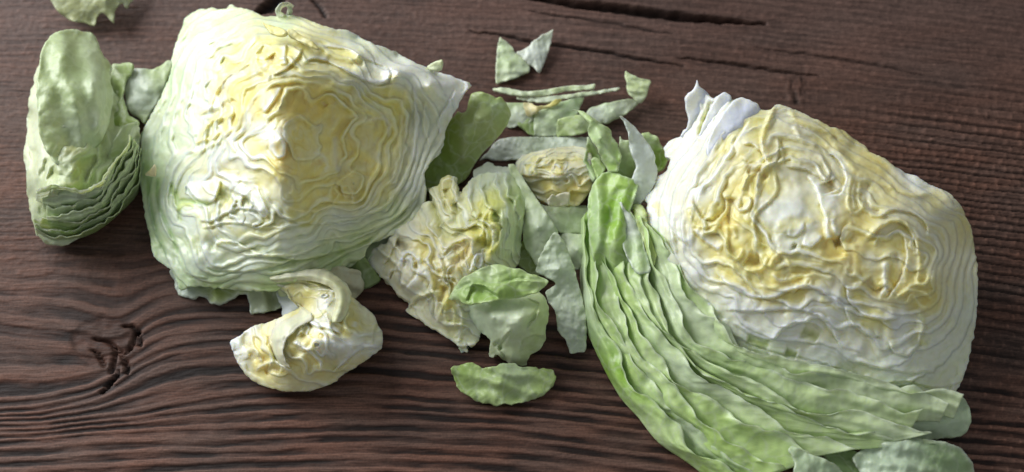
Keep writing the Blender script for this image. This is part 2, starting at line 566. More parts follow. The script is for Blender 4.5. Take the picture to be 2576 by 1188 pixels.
def surface(name, outline, hts, cols, root=None, mat=None, step=2.6, ruffle=(2.0, 16), seed=0, strokes=(),
            solid=None, thick=0.0008, layers=None, pucker=(0.4, 26), crest=None, rim=4.0, label=None, edge=None,
            sharp=2, fold=None, blister=.4):
    """a lettuce piece. outline: grid positions; hts: (x, y, mm); cols: (x, y, rgb).
    solid: sides run down and under to the table; otherwise a leaf of real thickness."""
    poly = frill(chaikin(np.asarray(outline), sharp), ruffle[0], ruffle[1], seed, True)
    x0, y0 = poly.min(0) - 3 * step
    x1, y1 = poly.max(0) + 3 * step
    gx = np.arange(x0, x1, step)
    gy = np.arange(y0, y1, step)
    X, Y = np.meshgrid(gx, gy)
    spoly = resample(poly, max(3.6, step * 1.4), True)
    S, nx, ny = sdf_poly(spoly, X, Y)
    near = (S < 0) & (S > -step * 1.45)
    X = np.where(near, nx, X)
    Y = np.where(near, ny, Y)
    inside = (S >= 0) | near
    Sd = np.clip(S, 0, None)
    H = rbf(hts, X, Y, 0.03) * 0.001
    if len(cols) == 1:
        COL = np.tile(np.array(cols[0][2], float), X.shape + (1,))
    else:
        COL = idw(cols, X, Y)
    ids = np.zeros(X.shape, int)
    if layers:
        L = layers
        wl = smooth01(Sd / L.get('calm', 120))
        wa = L['warp'] * (0.12 + 0.88 * wl)
        s1 = L.get('s1', 95.0)
        wx = X + wa * fbm(X / s1, Y / s1, seed + 11, 3, .33)
        wy = Y + wa * fbm(X / s1, Y / s1, seed + 23, 3, .33)
        U = rbf(L['u'], wx, wy, 0.05)
        U = U + L.get('nz', 0) * wl * fbm(X / (s1 * .7), Y / (s1 * .7), seed + 37, 2)
        U = U + .55 * perlin(U * .8 + 3, X / 260 + Y / 190, seed + 75) * wl + .10 * perlin(X / 20, Y / 20, seed + 76)
        gyy, gxx = np.gradient(U, step)
        g = np.hypot(gxx, gyy) + 1e-4
        fl = np.floor(U)
        f = U - fl
        dpx = np.minimum(f, 1 - f) / g                       # distance to the nearest gap between leaves
        gw = L.get('gw', 3.2)
        open_ = smooth01(.46 + 1.5 * perlin(X / 75, Y / 75, seed + 71) + .4 * perlin(X / 25, Y / 25, seed + 72))
        tw = L.get('tw', 11.0) * np.clip(1.0 + 1.7 * perlin(X / 60, Y / 60, seed + 73) + .8 * perlin(X / 150, Y / 150, seed + 74), .35, 3)
        d0, d1 = f / g, (1 - f) / g
        gap = np.clip((1 / g - tw - 2) / 26, 0, 1)
        rec = smooth01((d0 - tw) / (3.5 + 9 * gap)) * smooth01(d1 / 2.6) * smooth01(gap * 2.5) * (.08 + .92 * open_)
        thin = np.exp(-(np.minimum(d0, d1) / 2.0) ** 2) * open_      # hairline where two leaves press together
        jr = np.random.RandomState(seed + 5)
        JT = jr.rand(400)
        JC = jr.rand(400)
        k = fl.astype(int) % 400
        w = np.clip((4 + 26 * (1 - open_)) * g, .02, 1)
        t = smooth01((f - (1 - w)) / w)
        J = JT[k] * (1 - t) + JT[(k + 1) % 400] * t
        Jc = (JC[k] * (1 - t) + JC[(k + 1) % 400] * t)[..., None]
        am = L.get('amp', 2.2) * 0.001 * (0.55 + 0.45 * wl)
        fx, fy = wx + .4 * wa * perlin(X / 60, Y / 60, seed + 81), wy + .4 * wa * perlin(X / 60, Y / 60, seed + 82)
        soft = perlin(fx / 55, fy / 55, seed + 83) + .35 * perlin(fx / 26, fy / 26, seed + 84)
        wl2 = smooth01((Sd - .35 * L.get('calm', 120)) / L.get('calm', 120))
        H = H + am * (-(.5 + 1.0 * gap) * rec - .38 * thin + L.get('jit', .8) * (J - .5)) \
            + .0004 * np.exp(-((d0 - tw * .5) / (tw * .6)) ** 2)
        H = H + (.35 + wl2) * 0.0016 * L.get('fold', 1.0) * soft
        alt = np.array(L.get('alt', (0.84, 0.86, 0.72)))
        COL = COL * (1 - L.get('altw', .45) * Jc) + alt * L.get('altw', .45) * Jc
        gt = COL * np.array(L.get('gap', (1.0, .92, .56)))
        gm = (np.clip(rec + .5 * thin, 0, 1) * L.get('gapw', .7) * (.3 + .7 * wl2))[..., None]
        COL = COL * (1 - gm) + gt * gm
        yw = (wl2 * .6 * smooth01(soft * 3 - .1))[..., None]
        COL = COL * (1 - yw) + gt * yw
        rm = (.5 * (.3 + .7 * open_) * np.exp(-((d0 - tw * .5) / (tw * .55)) ** 2))[..., None]
        COL = COL * (1 - rm) + (COL * .45 + np.array((.46, .47, .38))) * rm
        fm = L.get('fine', 3.0)
        U2 = U * fm + .5 * perlin(X / 90, Y / 90, seed + 101)
        g2 = g * fm + 1e-4
        f2 = U2 - np.floor(U2)
        q2 = np.minimum(f2, 1 - f2) / g2
        on = smooth01(.5 + 2.0 * perlin(X / 48, Y / 48, seed + 103)) * smooth01((1 / g2 - 5) / 4)
        ln = np.exp(-(q2 / 1.7) ** 2) * on
        H = H - am * .20 * ln + am * .16 * on * (np.random.RandomState(seed + 9).rand(997)[np.floor(U2).astype(int) % 997] - .5) * smooth01(q2 / 2.5)
        lm = (ln * .45)[..., None]
        COL = COL * (1 - lm) + COL * np.array((.92, .86, .50)) * lm * (.35 + .65 * wl2[..., None]) + COL * np.array((.88, .94, .74)) * lm * (.65 - .65 * wl2[..., None])
        ids = fl.astype(int)
    if mat is M_HEART:
        ye = smooth01((COL[..., 0] - COL[..., 2] - .22) / .22)[..., None]
        COL = COL * (1 - ye) + COL * np.array((1.0, .985, .72)) * ye
    H = H + pucker[0] * 0.001 * fbm(X / pucker[1], Y / pucker[1], seed + 51, 3, .35)
    if not layers and mat is not M_HEART:
        bn = np.abs(perlin(X / 30 + .5 * perlin(X / 40, Y / 40, seed + 91), Y / 30, seed + 92)) + .5 * np.abs(perlin(X / 15, Y / 15, seed + 93))
        H = H + 0.0016 * blister * bn + 0.0022 * np.exp(-Sd / 9) * perlin(X / 26, Y / 26, seed + 95)
        vn = (.5 * blister * np.exp(-(bn / .07) ** 2))[..., None]
        COL = COL * (1 - vn) + (COL * .6 + np.array((.30, .33, .24))) * vn
    if fold is not None:
        # broad wrinkles running along a direction: (angle deg, wavelength px, mm)
        a = R(fold[0])
        q = -X * math.sin(a) + Y * math.cos(a)
        r_ = X * math.cos(a) + Y * math.sin(a)
        H = H + fold[2] * 0.001 * np.sin(q / fold[1] * 6.283 + 2.6 * fbm(X / (fold[1] * 2), Y / (fold[1] * 2), seed + 61, 2)) \
            * (0.7 + .5 * perlin(r_ / 90, q / 90, seed + 66))
    H = np.array(H)
    stroke_field(strokes, X, Y, H, COL)
    if edge is not None:
        e = np.exp(-(Sd / edge[1]) ** 1.5)[..., None]
        COL = COL * (1 - e) + np.array(edge[0]) * e
    rr = rim
    H = H - rr * 0.0002 * (1 - np.sqrt(np.clip(1 - (1 - np.clip(Sd / rr, 0, 1)) ** 2, 0, 1)))
    H = np.maximum(H, 0.0010)
    Pv = P(X, Y, H)
    ny_, nx_ = X.shape
    ii = np.arange(ny_ * nx_).reshape(ny_, nx_)
    ok = inside[:-1, :-1] & inside[:-1, 1:] & inside[1:, 1:] & inside[1:, :-1]
    q = np.stack([ii[1:, :-1], ii[1:, 1:], ii[:-1, 1:], ii[:-1, :-1]], -1)[ok]
    V = Pv.reshape(-1, 3)
    Cf = COL.reshape(-1, 3)
    # boundary edges
    e = np.concatenate([q[:, [0, 1]], q[:, [1, 2]], q[:, [2, 3]], q[:, [3, 0]]])
    key = np.sort(e, 1)
    uniq, inv, cnt = np.unique(key[:, 0] * (ny_ * nx_) + key[:, 1], return_inverse=True, return_counts=True)
    be = e[cnt[inv.ravel()] == 1]
    bv = np.unique(be)
    n0 = len(V)
    mp = np.full(n0, -1)
    mp[bv] = np.arange(len(bv))
    if solid is not None:
        # inward direction (from nearest outline geometry)
        Sg = np.gradient(S)
        gxv = Sg[1].ravel()[bv]; gyv = Sg[0].ravel()[bv]
        gl = np.hypot(gxv, gyv) + 1e-6
        d = np.stack([gxv / gl, -gyv / gl], -1)
        top = V[bv]
        z = top[:, 2]
        cen = P(np.array(poly[:, 0].mean()), np.array(poly[:, 1].mean()), 0.0)[:2]
        tc_ = cen - top[:, :2]
        tc_ /= np.hypot(tc_[:, 0], tc_[:, 1])[:, None] + 1e-6
        wz = np.clip(z / 0.03, 0, 1)[:, None]
        d = d * (1 - wz) + tc_ * wz
        rings = []
        for fr_, zf in ((.25, .80), (.7, .35), (1.0, 0.0)):
            r = top.copy()
            ins = (solid * 0.001 + 0.62 * z) * fr_
            r[:, :2] += d * ins[:, None]
            r[:, 2] = z * zf + (0.0003 if zf == 0 else 0)
            rings.append(r)
        nb = len(bv)
        V2 = np.vstack([V] + rings)
        rc = Cf[bv]
        Cf2 = np.vstack([Cf, rc, rc * np.array([.8, .95, .7]), rc * np.array([.7, .92, .6])])
        a, b = be[:, 0], be[:, 1]
        qs = []
        la, lb = a, b
        for kx in range(3):
            na = n0 + kx * nb + mp[a]; nb_ = n0 + kx * nb + mp[b]
            qs.append(np.stack([lb, la, na, nb_], -1))
            la, lb = na, nb_
        side = np.vstack(qs)
        if layers and layers.get('split'):
            fid = ids[:-1, :-1][ok]
            # small islands of a level join their neighbours through coarse merging
            lev = np.clip(fid, layers['split'][0], layers['split'][1])
            for l_ in np.unique(lev):
                s_ = lev == l_
                if s_.sum() < 60:
                    continue
                mesh_obj('leaf', V, q[s_], Cf, mat, root)
            rest = np.zeros(len(q), bool)
            for l_ in np.unique(lev):
                if (lev == l_).sum() < 60: rest |= lev == l_
            mesh_obj('rind', V2, np.vstack([side, q[rest]]) if rest.any() else side, Cf2, mat, root)
            return None
        return mesh_obj(name, V2, np.vstack([q, side]), Cf2, mat, root, label)
    # thin leaf: second skin below plus rim
    G = np.gradient(H, axis=0), np.gradient(H, axis=1)
    bot = V.copy()
    bot[:, 2] = np.maximum(bot[:, 2] - thick, 0.0002)
    V2 = np.vstack([V, bot])
    Cf2 = np.vstack([Cf, Cf])
    qb = q[:, ::-1] + n0
    side = np.stack([be[:, 1], be[:, 0], be[:, 0] + n0, be[:, 1] + n0], -1)
    return mesh_obj(name, V2, np.vstack([q, qb, side]), Cf2, mat, root, label)


def band(name, left, right, hl, hr, cols, root=None, mat=None, seed=0, bow=3.0, thick=0.0010, nt=18, ruffle=(5, 26),
         edgec=(0.72, 0.80, 0.62), curl=0.0, pucker=(1.0, 30), label=None, lruffle=(1, 30), edgew=.14, ribs=3.0):
    """a long leaf strip between two lines; hl/hr: heights in mm along each line; cols: colours along it"""
    n = 0
    l = resample(chaikin(np.asarray(left), 2, False), 3.5)
    r = resample(chaikin(np.asarray(right), 2, False), 3.5)
    n = max(len(l), len(r))
    s = np.linspace(0, 1, n)

    def rs(p):
        d = np.r_[0, np.cumsum(np.hypot(*np.diff(p, axis=0).T))]
        return np.stack([np.interp(s * d[-1], d, p[:, 0]), np.interp(s * d[-1], d, p[:, 1])], -1)
    l, r = rs(l), rs(r)
    ax = r - l
    al = np.hypot(ax[:, 0], ax[:, 1]) + 1e-6
    tang = np.gradient(r, axis=0)
    tl = np.hypot(tang[:, 0], tang[:, 1]) + 1e-6
    nm = np.stack([-tang[:, 1], tang[:, 0]], -1) / tl[:, None]
    w = fbm(r[:, 0] / ruffle[1], r[:, 1] / ruffle[1], seed, 3, .33)
    w2 = fbm(l[:, 0] / lruffle[1], l[:, 1] / lruffle[1], seed + 9, 3)
    t = np.linspace(0, 1, nt)
    hlv = np.interp(s, np.linspace(0, 1, len(hl)), hl)
    hrv = np.interp(s, np.linspace(0, 1, len(hr)), hr)
    T, Sx = np.meshgrid(t, s)
    XY = l[:, None, :] * (1 - T[..., None]) + r[:, None, :] * T[..., None]
    XY = XY + nm[:, None, :] * (ruffle[0] * w)[:, None, None] * (T ** 3)[..., None]
    XY = XY + nm[:, None, :] * (lruffle[0] * w2)[:, None, None] * ((1 - T) ** 3)[..., None]
    Hh = hlv[:, None] * (1 - T) + hrv[:, None] * T + bow * np.sin(np.pi * T) + curl * T ** 6
    Hh = Hh + .22 * ruffle[0] * fbm(XY[..., 0] / ruffle[1], XY[..., 1] / ruffle[1], seed + 3, 2, .3) * T ** 2.5
    al_ = (Sx * np.hypot(*np.diff(r, axis=0).T).sum())
    rib = perlin(T * 3.2 + .6 * perlin(al_ / 120, T, seed + 4), al_ / 260, seed + 6)
    Hh = Hh + ribs * rib + .35 * perlin(T * 5, al_ / 38, seed + 8)
    Hh = Hh + pucker[0] * fbm(XY[..., 0] / pucker[1], XY[..., 1] / pucker[1], seed + 5, 3)
    Hh = np.maximum(Hh, .8) * .001
    cs = np.array(cols, float)
    cc = np.stack([np.interp(s, np.linspace(0, 1, len(cs)), cs[:, k]) for k in range(3)], -1)
    COL = np.repeat(cc[:, None, :], nt, 1)
    e = smooth01((T - 1 + edgew) / edgew)[..., None] * .8
    COL = COL * (1 - e) + np.array(edgec) * e
    pw_ = (.55 * smooth01(.3 + 2 * rib))[..., None]
    COL = COL * (1 - pw_) + (COL * .60 + np.array((.31, .40, .18))) * pw_
    COL = COL * (1 + .16 * fbm(XY[..., 0] / 12, XY[..., 1] / 60, seed + 77, 3))[..., None]
    V = P(XY[..., 0], XY[..., 1], Hh).reshape(-1, 3)
    i = np.arange(n * nt).reshape(n, nt)
    q = np.stack([i[:-1, :-1], i[1:, :-1], i[1:, 1:], i[:-1, 1:]], -1).reshape(-1, 4)
    rimv = np.r_[i[0, :], i[1:, -1], i[-1, -2::-1], i[-2:0:-1, 0]]
    bot = V.copy(); bot[:, 2] = np.maximum(bot[:, 2] - thick, .0002)
    n0 = len(V)
    nx_ = np.roll(rimv, -1)
    side = np.stack([rimv, nx_, nx_ + n0, rimv + n0], -1)
    return mesh_obj(name, np.vstack([V, bot]), np.vstack([q, q[:, ::-1] + n0, side]),
                    np.tile(COL.reshape(-1, 3), (2, 1)), mat or M_LEAF, root, label)


def base_at(px, py):
    p = P(np.array(float(px)), np.array(float(py)), 0.0)
    return (float(p[0]), float(p[1]), 0.0)


def pts(f, s):
    return Z(f, s)


def cl(f, *items):
    """control list from 'x,y' strings with values"""
    out = []
    for s, v in items:
        for x, y in Z(f, s):
            out.append((x, y, v))
    return out


# colours of the living tissue
WHITE = (.88, .90, .83)
PALE = (.80, .85, .66)
PGREEN = (.58, .72, .42)
GREEN = (.30, .52, .08)
DGREEN = (.20, .34, .06)
CREAM = (.88, .83, .58)
YEL = (.89, .82, .42)
GOLD = (.86, .73, .32)
OLIVE = (.42, .52, .16)

# ------------------------------------------------------------------ large left wedge
def left_wedge():
    root = empty('lettuce_wedge', base_at(720, 400),
                 'largest cut iceberg lettuce wedge, golden heart face in shade, standing beyond the small chunks', 'lettuce wedge')
    out = cat(Z('A', '350,985 400,880 480,740 560,560 580,470 575,410 610,300 640,220 665,150 690,115 730,85 780,65 870,60 975,70 1000,32 1045,55 1110,55 1170,85 1230,120 1340,118 1450,100 1500,125 1600,160 1750,208'),
              Z('B', '300,210 345,215 430,230 520,290 650,340 750,375 830,430 950,480 1040,515 1180,560 1300,610 1235,670 1190,770 1130,870 1095,960 1090,1050 1045,1130'),
              Z('D', '1340,30 1300,80 1250,120 1215,200 1225,330 1215,430 1180,500 1100,570 1000,640 930,660 840,700 800,730 780,800 690,870 560,900 300,960 140,1050'),
              Z('C', '1150,1045 900,1025 700,1010 650,1050 620,1010 600,930 580,900 500,840 455,810 425,700 415,610 395,560 375,430 360,330 345,200 350,100'))
    hts = []
    for s, v in (('355,420 360,500 380,600', 10), ('440,770 470,790', 4), ('500,740', 9),
                 ('400,270', 16), ('455,95', 20), ('520,30', 24), ('430,180', 18),
                 ('600,15', 30), ('700,40', 40), ('760,45', 42), ('900,95', 40), ('1000,140', 38),
                 ('1100,185', 36), ('1180,212', 34),
                 ('640,90', 52), ('760,100', 60), ('900,140', 58), ('1000,185', 56), ('1080,215', 48),
                 ('655,150', 60), ('672,200', 64), ('685,250', 67), ('694,300', 68), ('702,350', 68), ('708,400', 66), ('714,450', 62), ('720,500', 57), ('727,550', 51),
                 ('735,600', 43), ('745,700', 27), ('500,250', 34), ('520,350', 38), ('560,450', 40), ('540,560', 33),
                 ('500,650', 22), ('600,200', 52), ('620,330', 54), ('640,480', 50), ('640,600', 38), ('620,700', 20),
                 ('430,500', 20), ('430,400', 22), ('450,620', 17),
                 ('750,300', 60), ('820,300', 46), ('950,300', 33), ('1040,280', 30), ('1120,330', 24), ('850,430', 33), ('950,430', 27),
                 ('1040,430', 20), ('1060,520', 12), ('850,540', 27), ('960,550', 16), ('860,620', 20), ('1000,590', 12),
                 ('740,735', 14), ('880,660', 10), ('600,735', 10), ('780,680', 20), ('1100,440', 20)):
        hts += cl('O', (s, v))
    cols = []
    for s, v in (('370,450 385,600 440,740 450,200 480,60', (.52, .70, .36)), ('400,350 420,500 450,620', (.66, .78, .56)),
                 ('560,40 700,60', (.66, .76, .46)), ('520,120 500,300', (.76, .83, .66)), ('560,200 600,280', CREAM),
                 ('520,450 600,430', WHITE), ('640,250 620,150', (.84, .76, .48)), ('680,130 760,130 860,150', YEL),
                 ('660,330 640,400', WHITE), ('750,280 720,400 800,260', (.84, .70, .34)), ('860,250', CREAM), ('1000,170 1100,200', WHITE),
                 ('780,480 860,500 960,450', (.87, .77, .40)), ('850,330 900,350 820,400', (.87, .79, .50)), ('990,330 980,250', YEL),
                 ('1060,300 1080,400 1030,470', (.70, .74, .56)), ('1150,240', WHITE), ('700,560 850,560 560,560', (.74, .78, .60)),
                 ('620,640 750,620', (.72, .79, .60)), ('900,600 1000,540', (.60, .70, .36)), ('550,720 700,720 850,650', (.40, .56, .20)), ('480,420 470,560 520,640', (.78, .86, .72)), ('500,200 540,130', (.76, .84, .68)),
                 ('900,100 1000,140', (.70, .78, .60))):
        for x, y in Z('O', s):
            cols.append((x, y, v))
    u = []
    for s, v in (('350,430 380,620 450,760 600,730 760,720 880,660 1000,590 1070,480 1100,420 1180,212 1000,140 800,60 600,15 460,90 400,260', 0),
                 ('450,430 470,600 560,680 700,650 850,600 980,530 1030,440 1060,300 980,190 800,110 640,80 520,150 490,280', 3.2),
                 ('540,400 560,520 700,540 850,530 950,450 990,300 900,200 760,160 640,170 570,260', 5.5),
                 ('640,330 700,450 850,430 900,320 780,250', 8.0), ('760,360', 9.3)):
        for x, y in Z('O', s):
            u.append((x, y, v))
    S = []

    def e(f, s, a=2.2, w=22, c=None): S.append(('E', Z(f, s), a, w, c))

    def r(f, s, a=1.8, w=6, c=None): S.append(('R', Z(f, s), a, w, c))
    yl = (.86, .76, .36)
    r('A', '1170,430 1080,490 980,540 920,620 870,700 860,780 790,820 760,780', 2.6, 5, yl)
    r('A', '1050,800 960,850 880,860 820,920 780,1000 760,1050', 2.6, 5, yl)
    r('A', '930,940 880,1000 800,1010 740,1040', 2.2, 5, yl)
    r('A', '1050,1110 1000,1040 960,980 900,880', 2.4, 5, CREAM)
    r('A', '690,1080 760,1110 830,1060 950,1010', 2.2, 6, (.8, .84, .55))
    r('A', '700,640 740,720 830,780 930,770', 1.8, 8, WHITE)
    r('A', '680,700 720,860 750,1000', 1.8, 6, PALE)
    r('A', '930,300 880,380 840,420 850,520', 1.5, 7, CREAM)
    r('A', '1200,340 1180,440 1220,520 1300,560', 3.0, 8, YEL)
    e('A', '1300,540 1400,500 1480,420 1520,340', 3.0, 22, CREAM)
    e('A', '1400,470 1390,400 1400,320', 2.6, 20, WHITE)
    r('A', '1290,400 1320,440 1350,420', -4.5, 12, GOLD)
    r('A', '900,700 960,640 1000,700 950,790', -2.5, 9, YEL)
    r('A', '1000,760 1030,720', -4, 8, GOLD)
    e('A', '1240,820 1330,700 1370,620', 2.4, 22, WHITE)
    r('A', '1140,880 1250,860 1380,880', -1.6, 10, YEL)
    e('A', '1280,960 1290,1080 1350,1150 1400,1110 1390,1020 1340,960', 2.6, 24, WHITE)
    e('C', '690,250 700,310 750,370 820,410 880,390 920,320 915,230', 3.4, 26, WHITE)
    e('C', '910,225 990,310 1060,335 1120,360 1180,430 1250,520 1270,470 1190,300 1160,265', 3.0, 24, WHITE)
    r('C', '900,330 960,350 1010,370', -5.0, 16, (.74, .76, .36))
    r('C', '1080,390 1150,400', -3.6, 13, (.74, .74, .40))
    e('C', '1180,270 1230,370 1290,520 1380,580', 2.0, 18)
    e('C', '770,530 860,545 960,480 1050,445 1160,450 1270,490', 2.6, 22, (.8, .84, .72))
    r('C', '600,300 620,400 690,390 760,400 870,410', -1.8, 6, (.50, .66, .16))
    r('C', '620,470 640,420 700,410 740,440', 2.0, 4, (.62, .74, .2))
    r('C', '570,250 600,380 630,450 640,560', -1.6, 5, (.5, .66, .2))
    e('C', '1390,600 1200,590 1050,560 950,560 860,590 790,600', -2.0, 26)
    e('C', '890,760 880,700 930,665 1010,670 1100,710 1200,760 1330,780', -3.0, 30, None)
    e('C', '1700,700 1500,790 1300,800 1150,800 1040,780', -2.2, 24)
    e('C', '800,850 900,890 1100,900 1300,860 1500,800', 2.2, 20)
    e('C', '600,760 650,850 700,930 850,950', 2.0, 16, (.66, .8, .5))
    r('C', '480,200 470,400 560,600 640,800', -1.4, 5, (.42, .6, .22))
    r('C', '400,200 420,420 470,640 560,820', -1.6, 6, (.40, .58, .22))
    r('D', '200,440 350,470 480,460 560,410 600,340 560,310 580,270 620,230 700,190 740,100', 2.6, 4.5, yl)
    r('D', '620,330 640,380 690,410 700,330 650,280 610,300', 2.4, 4, yl)
    r('D', '540,380 520,330 560,260', 2.0, 4, YEL)
    r('D', '250,270 270,310 240,350', 1.5, 4, YEL)
    e('D', '930,300 1000,200 1040,60 1050,-200', 1.6, 14, (.8, .78, .5))
    e('D', '1090,200 1020,360 900,470 700,530 500,570 300,560 160,500 60,380 0,250', -2.0, 18)
    e('D', '1180,300 1130,420 980,540 800,620 620,660 450,690 370,730', -2.0, 18)
    e('D', '860,640 700,730 500,790 300,830 100,790', -2.4, 16, OLIVE)
    r('D', '570,-80 560,60 590,190', -1.5, 8, CREAM)
    r('D', '390,120 460,130 440,90', -2.2, 7, GOLD)
    r('D', '400,40 480,60 520,130 490,190', 1.7, 5, CREAM)
    e('B', '70,470 120,420 220,425 350,490 480,560 600,610 680,590 700,520 640,460', 3.2, 20, WHITE)
    r('B', '0,210 50,270 130,300 200,400', 3.0, 7, YEL)
    r('B', '230,420 400,470 520,450', -3.0, 10, YEL)
    e('B', '200,330 400,350 540,430 680,480 760,530', 1.8, 16, (.8, .8, .66))
    r('B', '740,530 700,640 690,720', 2.2, 6, YEL)
    r('B', '820,600 800,760 770,980 720,1188', 1.8, 6, YEL)
    e('B', '870,600 885,900 860,1188', 1.8, 18, WHITE)
    e('B', '950,720 940,930 1000,1060', 1.8, 16)
    e('B', '1180,640 1120,760 1050,860 1060,980', 1.8, 26, WHITE)
    r('B', '200,730 240,770', -2.6, 8, GOLD)
    r('B', '430,800 560,840 600,900 580,960', -1.8, 6, YEL)
    r('B', '480,900 560,860 660,850 700,900 680,1000', 1.6, 5, CREAM)
    surface('heart', out, hts, cols, root, M_HEART, 2.2, (4, 15), 3, S, solid=4.0,
            layers=dict(u=[(x, y, v * 1.15) for x, y, v in u], warp=78, s1=130., calm=130, amp=1.3, tw=7., nz=.6, altw=.3, fold=.55, split=(0, 11)))
    # frilly leaf that the wedge stands on
    surface('base_leaf', Z('C', '560,880 590,960 620,1070 700,1085 750,1105 770,1080 830,1090 850,1135 930,1145 1000,1110 1060,1070 1110,1060 1135,1100 1140,1188 1150,1210 1350,1180 1450,1050 1330,950 900,900'),
            cl('O', ('455,730 550,760', 3), ('650,770 700,745', 3), ('600,720 700,710', 8)),
            [(440, 740, (.62, .72, .6)), (560, 750, OLIVE), (680, 760, (.5, .56, .36))], root, M_LEAF, 3, (5, 18), 12,
            edge=((.66, .74, .58), 8), fold=(80, 60, 1.6))
    surface('base_leaf', Z('H', '1250,60 1420,-20 1500,120 1600,225 1520,280 1420,330 1300,250'),
            cl('O', ('880,690 960,700', 3), ('900,655', 9)), [(0, 0, (.26, .36, .12))], root, M_LEAF, 3, (3, 18), 13)
    surface('base_leaf', Z('O', '1010,600 1060,540 1070,440 1040,430 980,560 900,640 850,680 900,690 940,640'),
            cl('O', ('1050,520', 8), ('920,660', 4)), [(0, 0, (.5, .6, .36))], root, M_LEAF, 3, (4, 20), 14)
    # curls and torn tips along the top
    band('torn_curl', Z('A', '1340,125 1320,70 1360,20 1420,12 1460,40'), Z('A', '1420,120 1360,80 1370,50 1400,35 1440,55'),
         [40, 46, 50, 47, 42], [40, 44, 46, 46, 42], [(.74, .80, .62)], root, M_PALE, 15, 0.5, nt=8, ruffle=(1, 12), edgec=(.7, .8, .5))
    band('torn_curl', Z('A', '1395,30 1415,60 1400,110'), Z('A', '1440,40 1450,80 1430,115'), [44, 42, 40], [44, 42, 40],
         [(.66, .78, .5)], root, M_PALE, 16, 0.5, nt=6, ruffle=(1, 12))
    surface('torn_tip', Z('A', '1225,150 1250,175 1330,190 1395,215 1420,240 1390,265 1340,262 1290,240 1265,210'),
            cl('A', ('1230,155', 60), ('1390,240', 67), ('1320,240', 63)), [(0, 0, (.84, .76, .28))], root, M_PALE, 2.4, (1.5, 10), 17)
    surface('torn_tip', Z('A', '1400,215 1450,208 1500,250 1600,300 1650,365 1600,350 1520,310 1430,270'),
            cl('A', ('1420,230', 64), ('1600,330', 67)), [(0, 0, (.82, .74, .30))], root, M_PALE, 2.4, (1.5, 10), 18)
    surface('torn_tip', Z('B', '960,480 1000,455 1070,425 1082,440 1080,500 1040,512 980,505'),
            cl('B', ('980,490', 41), ('1070,440', 46), ('1060,500', 42)), [(0, 0, (.66, .74, .36))], root, M_PALE, 2.4, (1.5, 10), 19)
    surface('torn_tip', Z('C', '375,205 420,170 455,122 468,150 465,215 430,212'),
            cl('C', ('380,205', 24), ('460,140', 27), ('450,210', 24)), [(0, 0, (.84, .72, .42))], root, M_PALE, 2.4, (1, 10), 20)


left_wedge()


def fan(root, guides, n, hrange, cols, seed, over, widths=.5, ruffle=(9, 24), pale=None, edgec=(.78, .87, .62)):
    """stacked outer leaves: each runs between neighbouring interpolated guide lines, its free frilled edge lying on the next"""
    gs = []
    for g_ in guides:
        q_ = chaikin(np.asarray(g_), 2, False)
        d = np.r_[0, np.cumsum(np.hypot(*np.diff(q_, axis=0).T))]
        t = np.linspace(0, d[-1], 40)
        gs.append(np.stack([np.interp(t, d, q_[:, 0]), np.interp(t, d, q_[:, 1])], -1))
    gs = np.array(gs)
    rg = np.random.RandomState(seed)

    def curve(w, sd):
        w = np.clip(w, 0, len(gs) - 1.001)
        i = int(w)
        c_ = gs[i] * (1 - (w - i)) + gs[i + 1] * (w - i)
        wob = perlin(np.arange(40) / 7., np.full(40, sd * 1.7), sd)
        k = (gs[min(i + 1, len(gs) - 1)] - gs[i]) if i + 1 < len(gs) else gs[i] * 0
        return c_ + k * (widths * wob)[:, None]
    st_ = (len(gs) - 1) / n
    for k in range(n):
        w0 = (k / n) ** 1.25 * (len(gs) - 1)
        st_ = ((k + 1) / n) ** 1.25 * (len(gs) - 1) - w0
        l_ = curve(w0, seed + k) if k else gs[0]
        r_ = curve(w0 + st_ * over, seed + k + 1)
        lo_ = hrange[0] + (hrange[1] - hrange[0]) * k / n
        up_ = lo_ + (hrange[1] - hrange[0]) / n * 1.3 + 6.5
        m_ = 4
        hl = lo_ + rg.rand(m_) * 1.0
        hr = up_ + rg.rand(m_) * 3.0
        hr[-1] -= 2
        n_e = rg.rand(2) * np.array([.10, .06])
        m1 = int(len(l_) * (1 - n_e[0]))
        if k > n * .35:
            l_, r_ = l_[:m1], r_[:m1]
        cc = [cols[(k + j * 3 + rg.randint(2)) % len(cols)] for j in range(5)]
        if pale is not None:
            for j in range(5):
                t_ = min(1, .24 * j * (k / n) + .45 * (k / n) ** 2)
                cc[j] = tuple(np.array(cc[j]) * (1 - t_) + np.array(pale) * t_)
        band('outer_leaf', l_, r_, list(hl), list(hr), cc, root, M_LEAF, seed + 3 * k, bow=.5 + 2.5 * rg.rand(), ruffle=ruffle, ribs=1.6 + rg.rand(),
             edgec=edgec, edgew=.10 + .1 * rg.rand(), nt=22, pucker=(.5, 34))


